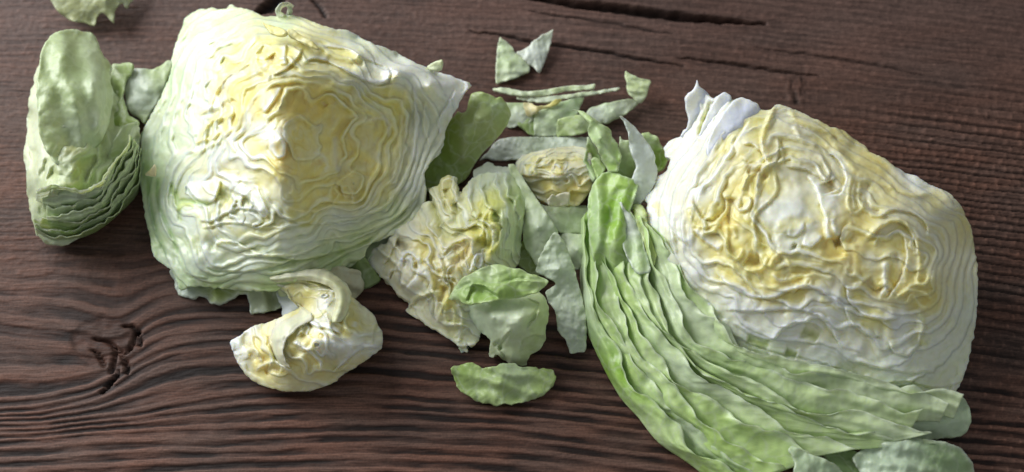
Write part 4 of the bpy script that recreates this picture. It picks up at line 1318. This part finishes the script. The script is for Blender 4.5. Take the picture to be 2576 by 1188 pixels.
    band('curled_leaf', Z('H', '500,245 560,262 640,250 740,232 850,230 960,250 1060,285 1120,330 1145,420 1120,520 1090,600 1085,650'),
         Z('H', '485,200 540,182 640,150 750,150 880,130 1000,125 1100,165 1200,230 1270,320 1290,420 1260,540 1200,640'),
         [21, 24, 26, 28, 30, 30, 29, 28], [23, 27, 28, 27, 26, 26, 26, 28], [(.80, .80, .50), (.86, .84, .60), (.84, .80, .46), (.86, .82, .50)], root, M_PALE, 301,
         bow=2.5, ruffle=(3, 14), edgec=(.86, .85, .6), ribs=1.0, edgew=.12)
    band('curled_leaf', Z('H', '760,465 800,500 780,560 700,600 600,640 520,700 480,800 500,950 560,1050'),
         Z('H', '900,560 920,610 860,650 760,700 700,760 640,830 620,930 650,1040 700,1100'),
         [18, 19, 20, 18, 16, 16], [26, 27, 29, 29, 26, 22], [(.84, .82, .56), (.88, .84, .62), (.86, .80, .5)], root, M_PALE, 305,
         bow=2.0, ruffle=(3, 14), edgec=(.88, .87, .70), ribs=1.0, edgew=.15)


small_chunk()


def yellow_chunk():
    root = empty('lettuce_chunk', base_at(1380, 450),
                 'pale yellow slice of lettuce heart lying under the straight whitish strip', 'lettuce chunk')
    out = Z('G', '705,690 712,640 740,595 820,570 950,545 1100,515 1250,502 1360,520 1420,600 1420,900 1300,1060 1200,1070 1060,1062 990,1050 950,1040 900,990 850,920 790,830 740,775 700,745')
    hts = cl('G', ('710,700', 5), ('830,900', 4), ('950,1040', 3), ('1250,505', 10), ('820,580', 9), ('1000,650', 16), ('850,740', 15), ('1200,700', 17), ('1350,650', 15), ('1100,850', 13), ('1300,900', 13), ('1250,1050', 6))
    cols = []
    for s, v in (('740,650', (.70, .74, .52)), ('850,650 900,720', (.80, .79, .48)), ('1000,620 1200,560', (.85, .80, .52)), ('1080,700 1250,720', (.85, .80, .56)),
                 ('900,850', (.80, .78, .54)), ('1100,900', (.82, .77, .52)), ('1240,950', (.80, .62, .26)), ('1150,1000', (.80, .76, .46))):
        for x, y in Z('G', s):
            cols.append((x, y, v))
    u = []
    for s, v in (('705,690 760,590 950,540 1250,502 1420,560', 0), ('800,680 900,620 1100,570 1350,580', 2.4), ('930,700 1000,650 1200,630 1350,650', 4.4), ('1080,710', 6),
                 ('800,780 1000,790 1200,780 1400,760', 2.6), ('950,900 1200,850', 1.4), ('900,1000 1200,1050', 0)):
        for x, y in Z('G', s):
            u.append((x, y, v))
    S = [('E', Z('G', '750,770 820,780 900,785 1000,800 1100,800 1190,790 1210,830 1150,880'), 2.6, 14, CREAM),
         ('R', Z('G', '900,700 880,660 930,600 1000,580'), 2, 4, YEL), ('R', Z('G', '960,650 980,700 1050,750 1200,760'), 2, 4, YEL),
         ('R', Z('G', '960,640 1100,620 1280,630'), 2, 4, YEL), ('R', Z('G', '850,650 870,700 900,760'), 2, 4, YEL),
         ('R', Z('G', '1060,680 1100,690 1120,710'), 1.6, 4, WHITE), ('R', Z('G', '1000,790 1120,810 1180,870'), 2, 5, CREAM)]
    surface('heart', out, hts, cols, root, M_HEART, 1.9, (2, 12), 11, S, solid=2.0,
            layers=dict(u=u, warp=22, s1=50., calm=30, amp=1.0, tw=4., gw=2.0, nz=.5, altw=.25, split=(0, 5)))
    surface('torn_tip', Z('G', '988,1000 1020,985 1030,955 1060,945 1068,970 1150,930 1215,940 1200,1060 1100,1065 1010,1060 1000,1020'),
            cl('G', ('1040,960', 15), ('1200,950', 15), ('1100,1050', 10)), [(0, 0, (.82, .76, .52))], root, M_PALE, 2.2, (2, 9), 63)


yellow_chunk()


# ------------------------------------------------------------------ loose leaves and scraps
def scrap(label, cat_, f, s, h, cols, seed, name='lettuce_scrap', group=None, mat=None, **k):
    k.setdefault('sharp', 1)
    k.setdefault('rim', 2.0)
    k.setdefault('thick', .0006)
    out = Z(f, s)
    root_o = surface(name, out, h, cols, None, mat or M_PALE, k.pop('step', 2.4), seed=seed, **k)
    # origin on the table below the piece
    c = base_at(*out.mean(0))
    me = root_o.data
    n = len(me.vertices)
    co = np.empty(n * 3, np.float32)
    me.vertices.foreach_get('co', co)
    co = co.reshape(-1, 3) - np.array(c, np.float32)
    me.vertices.foreach_set('co', co.ravel())
    root_o.location = c
    me.update()
    return tag(root_o, label, cat_, group or 'loose lettuce pieces scattered on the table')


LG = (.60, .70, .44)
scrap('pale green triangular lettuce scrap, left one of the pair of triangles', 'lettuce scrap', 'E',
      '440,265 475,300 520,330 545,380 600,420 655,490 650,515 600,545 540,565 470,585 415,607 403,590 405,500 412,400 422,300',
      cl('E', ('440,270', 4), ('545,380', 3), ('655,500', 3), ('410,600', 1.5), ('410,420', 3), ('500,470', 5)),
      [(1270, 120, (0.67, 0.81, 0.46)), (1265, 145, (0.48, 0.62, 0.30)), (1280, 165, (0.56, 0.73, 0.33)), (1285, 185, (0.76, 0.84, 0.58)), (1265, 205, (0.65, 0.75, 0.40))], 101,
      ruffle=(3, 12), edge=((0.78, 0.88, 0.55), 2.5), fold=(-5, 26, .35))
scrap('whitish triangular lettuce scrap, right one of the pair of triangles', 'lettuce scrap', 'E',
      '822,212 790,228 740,250 690,285 640,335 600,362 548,378 600,425 640,460 690,495 716,526 732,515 760,440 785,370 805,290',
      cl('E', ('820,215', 6), ('550,380', 4), ('720,522', 2), ('700,390', 6), ('790,350', 4)),
      [(1340, 140, (0.80, 0.86, 0.70)), (1380, 100, (0.69, 0.79, 0.56)), (1355, 170, (0.76, 0.81, 0.65))], 102, ruffle=(2.4, 12), edge=((0.86, 0.90, 0.70), 2.5), fold=(80, 14, .12))
scrap('small four-cornered green lettuce scrap at the far end of the loose shreds', 'lettuce scrap', 'E',
      '1338,508 1380,535 1440,560 1527,582 1510,640 1490,700 1450,749 1400,715 1365,680 1345,630 1350,590 1335,550',
      cl('E', ('1340,512', 9), ('1520,585', 9), ('1450,745', 7), ('1420,650', 10)),
      [(1590, 200, (0.63, 0.75, 0.40)), (1600, 228, (0.71, 0.86, 0.33)), (1605, 245, (0.78, 0.88, 0.58))], 103, ruffle=(2.4, 12), fold=(8, 18, .5))
scrap('narrow wavy lettuce shred, uppermost of the two lying side by side', 'lettuce shred', 'E',
      '380,640 430,630 500,635 560,650 620,660 700,655 800,640 880,625 960,615 1060,618 1125,598 1120,640 1060,648 1000,652 900,658 830,675 760,690 690,697 610,692 540,690 460,672 390,655',
      cl('E', ('380,645', 4), ('700,660', 7), ('1120,610', 8), ('1000,640', 6)), [(1300, 230, (0.69, 0.81, 0.49)), (1450, 222, (0.65, 0.79, 0.39))], 104, name='lettuce_shred', ruffle=(2, 10), edge=((0.80, 0.88, 0.55), 2))
scrap('narrow lettuce shred reaching farthest right, just below the wavy one', 'lettuce shred', 'E',
      '555,700 620,695 700,702 800,692 900,685 1000,668 1060,660 1150,650 1220,640 1300,627 1306,645 1250,658 1180,668 1100,686 1000,697 900,708 820,732 740,742 660,736 600,722 560,715',
      cl('E', ('560,705', 5), ('800,710', 6), ('1300,635', 7)), [(1320, 250, (0.71, 0.79, 0.55)), (1480, 235, (0.67, 0.79, 0.46))], 105, name='lettuce_shred', ruffle=(3, 10), edge=((0.80, 0.88, 0.58), 2))
scrap('pale flat lettuce piece beside the upright olive green leaf', 'lettuce scrap', 'E',
      '470,738 540,742 605,740 640,762 645,820 700,850 640,890 600,905 560,907 510,924 478,908 460,850',
      cl('E', ('480,745', 3), ('700,850', 2), ('520,915', 1.5), ('600,820', 4)), [(1290, 262, (0.52, 0.68, 0.28)), (1300, 290, (0.73, 0.80, 0.60))], 106, ruffle=(2, 10))
scrap('small orange-yellow lettuce scrap in the middle of the loose shreds', 'lettuce scrap', 'E',
      '600,740 662,742 692,765 760,763 800,745 830,715 885,712 862,745 790,778 730,787 702,812 655,842 625,830 610,780',
      cl('E', ('600,745', 7), ('880,715', 8), ('650,835', 6), ('700,780', 9)), [(1330, 265, (0.86, 0.73, 0.35)), (1400, 255, (0.76, 0.68, 0.21))], 107, ruffle=(2, 9))
scrap('broad soft green lettuce piece under the narrow shreds', 'lettuce scrap', 'E',
      '690,810 760,780 880,735 960,705 1052,695 1020,760 992,835 900,865 860,900 850,988 760,982 700,988 680,960 676,880',
      cl('E', ('700,820', 5), ('1040,700', 5), ('850,980', 2), ('700,980', 2), ('820,850', 7)), [(1380, 300, (0.60, 0.75, 0.40)), (1440, 270, (0.43, 0.59, 0.28)), (1360, 330, (0.69, 0.81, 0.49))], 108, ruffle=(2, 14), edge=((0.71, 0.84, 0.51), 2.5))
scrap('dark green folded lettuce piece tucked against the broad soft green one', 'lettuce scrap', 'E',
      '555,892 610,850 660,822 700,815 690,900 690,985 650,972 600,935', cl('E', ('560,890', 3), ('690,830', 3), ('680,980', 1.5)), [(0, 0, (0.35, 0.48, 0.16))], 109, ruffle=(3, 10))
scrap('long translucent lettuce strip running below the four-cornered scrap', 'lettuce strip', 'E',
      '1065,792 1150,755 1250,735 1380,708 1442,745 1400,782 1330,832 1250,870 1180,898 1100,890 1060,850',
      cl('E', ('1070,800', 5), ('1400,725', 4), ('1180,890', 3), ('1250,800', 7)), [(1500, 280, (0.69, 0.77, 0.60)), (1580, 262, (0.63, 0.70, 0.49)), (1530, 270, (0.65, 0.77, 0.46))], 110, name='lettuce_strip', ruffle=(3, 14), edge=((0.63, 0.77, 0.40), 2.5))
scrap('rounded mid green lettuce scrap at the near end of the translucent strip', 'lettuce scrap', 'E',
      '848,862 900,845 1000,826 1080,830 1150,880 1180,900 1100,932 1000,972 900,980 840,988', cl('E', ('850,870', 9), ('1150,880', 7), ('850,980', 5), ('1000,900', 11)),
      [(1420, 310, (0.54, 0.68, 0.28)), (1480, 320, (0.48, 0.62, 0.28))], 111, ruffle=(2, 14), edge=((0.60, 0.75, 0.32), 3))
scrap('straight whitish lettuce strip lying behind the pale yellow heart slice', 'lettuce strip', 'G',
      '365,645 400,600 450,560 500,480 560,440 660,420 800,420 1000,422 1200,420 1360,425 1450,430 1450,640 1100,660 700,630 560,640 480,635 430,612',
      cl('G', ('370,640', 2), ('560,450', 4), ('1000,430', 4), ('1400,430', 4), ('800,530', 8), ('1300,530', 8), ('600,620', 2)),
      [(1260, 370, (0.71, 0.77, 0.62)), (1330, 360, (0.65, 0.75, 0.51)), (1400, 355, (0.65, 0.74, 0.55))], 112, name='lettuce_strip', ruffle=(1.5, 18), pucker=(.6, 12))
scrap('olive green upright lettuce leaf leaning out behind the largest wedge', 'lettuce leaf', 'G',
      '-200,900 -150,500 -60,380 40,300 130,235 168,180 205,200 235,190 262,150 270,80 290,30 330,5 400,2 460,20 505,45 520,75 545,50 580,55 600,90 650,150 662,200 640,290 580,380 480,490 380,590 310,690 260,800 120,900 0,950',
      cl('G', ('400,10', 26), ('600,80', 22), ('650,200', 18), ('270,100', 22), ('170,190', 16), ('40,320', 12), ('100,700', 6), ('400,500', 10), ('300,690', 6), ('380,250', 26), ('250,400', 20), ('-100,600', 6)),
      [(1140, 400, (0.32, 0.46, 0.09)), (1215, 300, (0.48, 0.57, 0.23)), (1260, 260, (0.50, 0.66, 0.25)), (1200, 380, (0.41, 0.53, 0.16)), (1120, 320, (0.37, 0.51, 0.11))], 113,
      name='lettuce_leaf', mat=M_LEAF, ruffle=(3, 20), pucker=(.9, 40), edge=((0.56, 0.70, 0.26), 3),
      strokes=(('R', Z('G', '480,150 520,120 570,110 590,170'), 2.0, 8, (0.60, 0.77, 0.39)), ('R', Z('G', '200,200 250,400 200,700'), 2.4, 12, (0.50, 0.59, 0.25))))
scrap('smooth pale green leaf piece lying under the yellow heart slice', 'lettuce leaf', 'J',
      '280,350 330,375 400,380 460,378 540,372 560,450 540,520 410,508 380,492 330,450', cl('J', ('300,370', 4), ('500,380', 4), ('400,450', 8), ('520,510', 5)),
      [(0, 0, (0.54, 0.66, 0.37))], 114, name='lettuce_leaf', ruffle=(1, 20))
scrap('light green cupped leaf piece touching the outer leaves of the white-cored wedge', 'lettuce leaf', 'J',
      '400,503 450,508 540,520 560,600 530,670 470,688 450,640 425,580', cl('J', ('410,510', 6), ('540,530', 8), ('470,680', 4), ('490,590', 12)),
      [(1440, 620, (0.63, 0.75, 0.44)), (1460, 650, (0.76, 0.86, 0.58))], 115, name='lettuce_leaf', ruffle=(2, 20))
scrap('shadowed green leaf piece under the crossing strips', 'lettuce leaf', 'J',
      '190,560 240,540 270,600 300,660 310,720 250,700 200,660', cl('J', ('200,600', 3), ('300,700', 3)), [(0, 0, (0.37, 0.46, 0.16))], 116, name='lettuce_leaf')
scrap('long pale leaf strip running diagonally beside the layered chunk', 'lettuce strip', 'J',
      '150,175 185,172 232,250 300,350 362,440 400,500 380,560 330,610 305,660 290,668 260,615 230,560 222,480 240,380 215,290 175,240',
      cl('J', ('170,180', 14), ('300,360', 15), ('240,400', 12), ('390,500', 13), ('290,660', 9), ('300,480', 17), ('230,540', 9)),
      [(1320, 480, (0.63, 0.75, 0.39)), (1360, 560, (0.67, 0.79, 0.48)), (1350, 640, (0.58, 0.70, 0.39))], 117, name='lettuce_strip', ruffle=(2, 20), edge=((0.71, 0.83, 0.49), 3))
scrap('longest pale leaf strip reaching down over the bare wood next to the green outer leaves', 'lettuce strip', 'J',
      '378,498 415,530 450,600 480,690 510,800 530,900 536,1000 532,1082 500,1085 455,1094 432,1020 395,985 385,890 345,835 335,790 390,752 330,715 285,695 300,640 340,560',
      cl('J', ('380,505', 20), ('440,600', 14), ('290,690', 12), ('400,680', 18), ('500,800', 8), ('400,800', 8), ('440,880', 9), ('530,1000', 4), ('480,1085', 2), ('480,980', 7)),
      [(1390, 620, (0.71, 0.84, 0.53)), (1400, 690, (0.73, 0.84, 0.58)), (1430, 780, (0.69, 0.78, 0.55)), (1440, 860, (0.67, 0.76, 0.53))], 118, name='lettuce_strip', ruffle=(3, 16), edge=((0.78, 0.87, 0.60), 3), pucker=(.9, 16))
scrap('puffy whitish crumpled leaf lying below the pointed green one', 'lettuce leaf', 'I',
      '530,830 560,800 700,770 850,750 950,735 985,770 1006,830 1004,890 985,940 992,985 975,1035 950,1068 900,1082 890,1120 882,1146 800,1142 740,1110 715,1080 700,1106 675,1095 680,1040 680,1000 640,970 600,930 550,880',
      cl('I', ('540,840', 12), ('640,970', 8), ('680,1090', 2), ('800,1140', 2), ('890,1130', 2), ('990,1000', 6), ('1005,850', 10), ('850,760', 18), ('700,880', 28), ('850,880', 30), ('950,850', 24), ('780,1000', 20), ('900,1000', 18), ('730,1040', 9), ('820,1080', 10)),
      [(1230, 800, (0.71, 0.83, 0.58)), (1290, 790, (0.78, 0.88, 0.62)), (1360, 800, (0.65, 0.77, 0.37)), (1300, 870, (0.69, 0.78, 0.48)), (1340, 880, (0.58, 0.68, 0.33))], 119, name='lettuce_leaf',
      ruffle=(4, 16), pucker=(2.2, 46), strokes=(('E', Z('I', '870,760 930,790 960,800 940,880 880,950'), 3.0, 22, None), ('R', Z('I', '700,1040 735,1010 740,1060'), -3, 6, None),
                                               ('E', Z('I', '760,1110 720,1050 760,980 800,940'), 2.4, 16, None), ('E', Z('I', '990,990 920,980 860,1010 850,1080'), -2.4, 16, None)), solid=2.0)
scrap('pointed bright green folded leaf lying on the layered chunk', 'lettuce leaf', 'I',
      '445,782 470,740 510,680 560,645 600,628 650,600 690,588 760,592 800,612 850,610 900,640 960,655 1009,680 985,705 940,745 850,768 760,780 640,800 560,812 530,800 510,780',
      cl('I', ('450,780', 22), ('560,640', 30), ('700,590', 30), ('850,620', 32), ('1005,682', 30), ('900,700', 33), ('720,680', 33), ('640,740', 29), ('850,765', 29), ('560,805', 30), ('700,790', 34)),
      [(1170, 690, (0.65, 0.79, 0.44)), (1230, 680, (0.65, 0.79, 0.40)), (1200, 730, (0.32, 0.53, 0.09)), (1290, 700, (0.45, 0.64, 0.21)), (1360, 705, (0.56, 0.73, 0.30)), (1280, 745, (0.39, 0.59, 0.14))], 120, name='lettuce_leaf', mat=M_LEAF,
      ruffle=(3, 20), pucker=(1.2, 34), edge=((0.60, 0.77, 0.32), 3), fold=(10, 44, 1.0),
      strokes=(('E', Z('I', '540,800 570,730 580,690 640,700 740,770'), 3.0, 16, None), ('E', Z('I', '1000,690 850,672 740,700 640,700 560,700 460,780'), 2.0, 20, None), ('R', Z('I', '700,600 660,660 720,680'), -1.6, 10, None)))
scrap('flat green leaf lying closest to the viewer on bare wood', 'lettuce leaf', 'O',
      '1133,930 1145,918 1180,915 1220,925 1245,922 1270,914 1300,918 1345,926 1392,930 1402,950 1380,990 1300,1020 1210,1015 1150,980',
      cl('O', ('1140,925', 7), ('1270,918', 9), ('1395,940', 5), ('1200,1000', 3), ('1300,1000', 3), ('1260,960', 10)),
      [(1150, 925, (0.41, 0.59, 0.16)), (1220, 930, (0.50, 0.66, 0.25)), (1290, 925, (0.65, 0.79, 0.44)), (1380, 935, (0.50, 0.66, 0.21)), (1260, 980, (0.54, 0.70, 0.26))], 121, name='lettuce_leaf', mat=M_LEAF, ruffle=(7, 26), fold=(15, 40, 1.3))
scrap('torn pale leaf corner lying by itself at the far edge of the table', 'lettuce leaf', 'A',
      '-330,-200 360,-200 300,5 280,18 265,40 258,62 238,50 232,22 205,30 185,50 165,85 163,120 165,175 140,155 110,115 85,92 60,100 38,125 25,185 0,185 -60,160 -150,150 -240,90 -300,0',
      cl('A', ('0,150', 6), ('160,150', 9), ('280,10', 8), ('100,0', 16), ('-300,-100', 14)), [(250, 10, (0.48, 0.51, 0.25)), (300, 40, (0.54, 0.59, 0.32))], 122, name='lettuce_leaf', mat=M_LEAF, ruffle=(2, 16))


# ------------------------------------------------------------------ lettuce half at the left
def far_left():
    root = empty('lettuce_half', base_at(200, 330),
                 'partly seen green lettuce with loose outer leaves, beside the shaded side of the largest wedge', 'lettuce')

    def sf(f, s, h, c, sd, **k):
        k.setdefault('ruffle', (5, 22))
        surface('outer_leaf', Z(f, s), h, c, root, k.pop('mat', M_LEAF), 3.0, seed=sd, **k)
    # backing body of the head
    surface('heart', Z('O', '150,90 215,120 260,190 310,260 335,360 320,470 260,560 170,620 100,610 70,520 60,400 70,260 100,150'),
            cl('O', ('150,90', 10), ('310,270', 10), ('250,560', 4), ('120,620', 6), ('70,300', 14), ('65,500', 12), ('150,300', 42), ('200,330', 34), ('130,480', 38), ('180,470', 36)),
            [(100, 200, (.66, .76, .44)), (200, 500, (.46, .58, .24)), (0, 350, (.72, .78, .50))], root, M_LEAF, 3.2, (6, 30), 201, solid=6, pucker=(2, 60),
            layers=dict(u=[(x, y, v) for q_, v in (('150,90 260,190 310,260 335,360 320,470 260,560 170,620 70,520 60,400 70,260', 0), ('150,200 220,300 230,400 180,500 120,480 120,300', 2.4), ('170,370', 4.2)) for x, y in Z('O', q_)],
                        warp=60, s1=110., calm=90, amp=3.2, tw=12., nz=.6))
    sf('A', '140,465 200,460 232,448 262,444 300,460 312,492 262,560 235,620 230,680 245,760 262,820 330,870 345,900 300,1000 240,1080 140,1050 120,800 130,600',
       cl('A', ('150,470', 12), ('300,470', 18), ('240,650', 14), ('340,890', 16), ('200,650', 10), ('150,1000', 14)), [(280, 200, (.42, .54, .22)), (290, 280, (.36, .48, .14)), (320, 300, (.28, .40, .06))], 202, edge=((.5, .62, .3), 4))
    sf('A', '305,490 370,492 430,506 500,470 560,425 592,470 560,560 510,680 440,800 380,900 360,870 300,830 262,800 245,700 232,620 262,560',
       cl('A', ('310,500', 14), ('430,510', 13), ('570,430', 12), ('250,650', 10), ('380,880', 8), ('400,650', 16)), [(330, 190, (.62, .70, .56)), (400, 180, (.50, .62, .30)), (350, 260, (.60, .68, .54)), (340, 300, (.40, .52, .20))], 203,
       mat=M_PALE, ruffle=(3, 20))
    sf('A', '285,885 330,870 350,960 345,1080 300,1188 250,1300 120,1330 60,1250 130,1100 180,970 230,900', cl('A', ('290,890', 24), ('340,1000', 14), ('200,960', 24), ('200,1200', 20), ('120,1300', 14)),
       [(300, 330, (.56, .64, .38)), (270, 400, (.44, .54, .22))], 204, edge=((.62, .7, .46), 4), fold=(110, 60, 1.6))
    # sweeping lower leaves
    def bd(f, l, r_, hl, hr, cols, sd, **k):
        band('outer_leaf', Z(f, l), Z(f, r_), hl, hr, cols, root, M_LEAF, sd, **k)
    gl = [Z('C', '358,60 355,200 340,330 260,420 170,505 100,565 30,612 0,626 -120,670 -280,690 -400,640'),
          Z('C', '345,0 320,130 270,240 215,300 160,370 110,430 60,490 -20,550 -150,590 -300,590 -420,540'),
          Z('C', '310,-40 280,60 220,130 170,190 130,260 80,340 0,400 -100,430 -250,450 -430,430'),
          Z('C', '265,-100 250,0 180,80 130,150 90,210 40,260 -40,290 -120,300 -280,310 -420,300')]
    fan(root, gl, 7, (3, 30), [(.42, .56, .20), (.56, .68, .36), (.38, .52, .16), (.60, .70, .44)], 211, 1.5, ruffle=(9, 22), edgec=(.70, .78, .54))
    sf('A', '-360,330 -250,220 -120,210 -20,235 30,262 48,310 60,350 98,410 130,450 142,480 128,530 135,590 158,660 160,710 148,780 130,860 105,950 60,1040 0,1110 -120,1180 -260,1200 -380,1000 -400,600',
       cl('A', ('-10,240', 20), ('60,340', 18), ('140,470', 16), ('158,680', 22), ('110,940', 26), ('0,1110', 28), ('-200,400', 44), ('0,600', 42), ('60,650', 36), ('-200,1100', 36), ('60,900', 34)),
       [(240, 120, (.60, .70, .42)), (250, 220, (.54, .66, .36)), (270, 250, (.42, .54, .22)), (240, 330, (.62, .70, .5)), (200, 400, (.5, .6, .3)), (270, 170, (.40, .52, .2))], 221, ruffle=(4, 26), pucker=(2.2, 60), fold=(80, 75, 1.6),
       edge=((.56, .66, .38), 4), strokes=(('R', Z('A', '20,300 50,500 60,700 20,900'), 4.0, 26, (.64, .72, .5)), ('E', Z('A', '0,1000 60,880 90,700 85,560 60,440'), 3.0, 30, None)))


far_left()
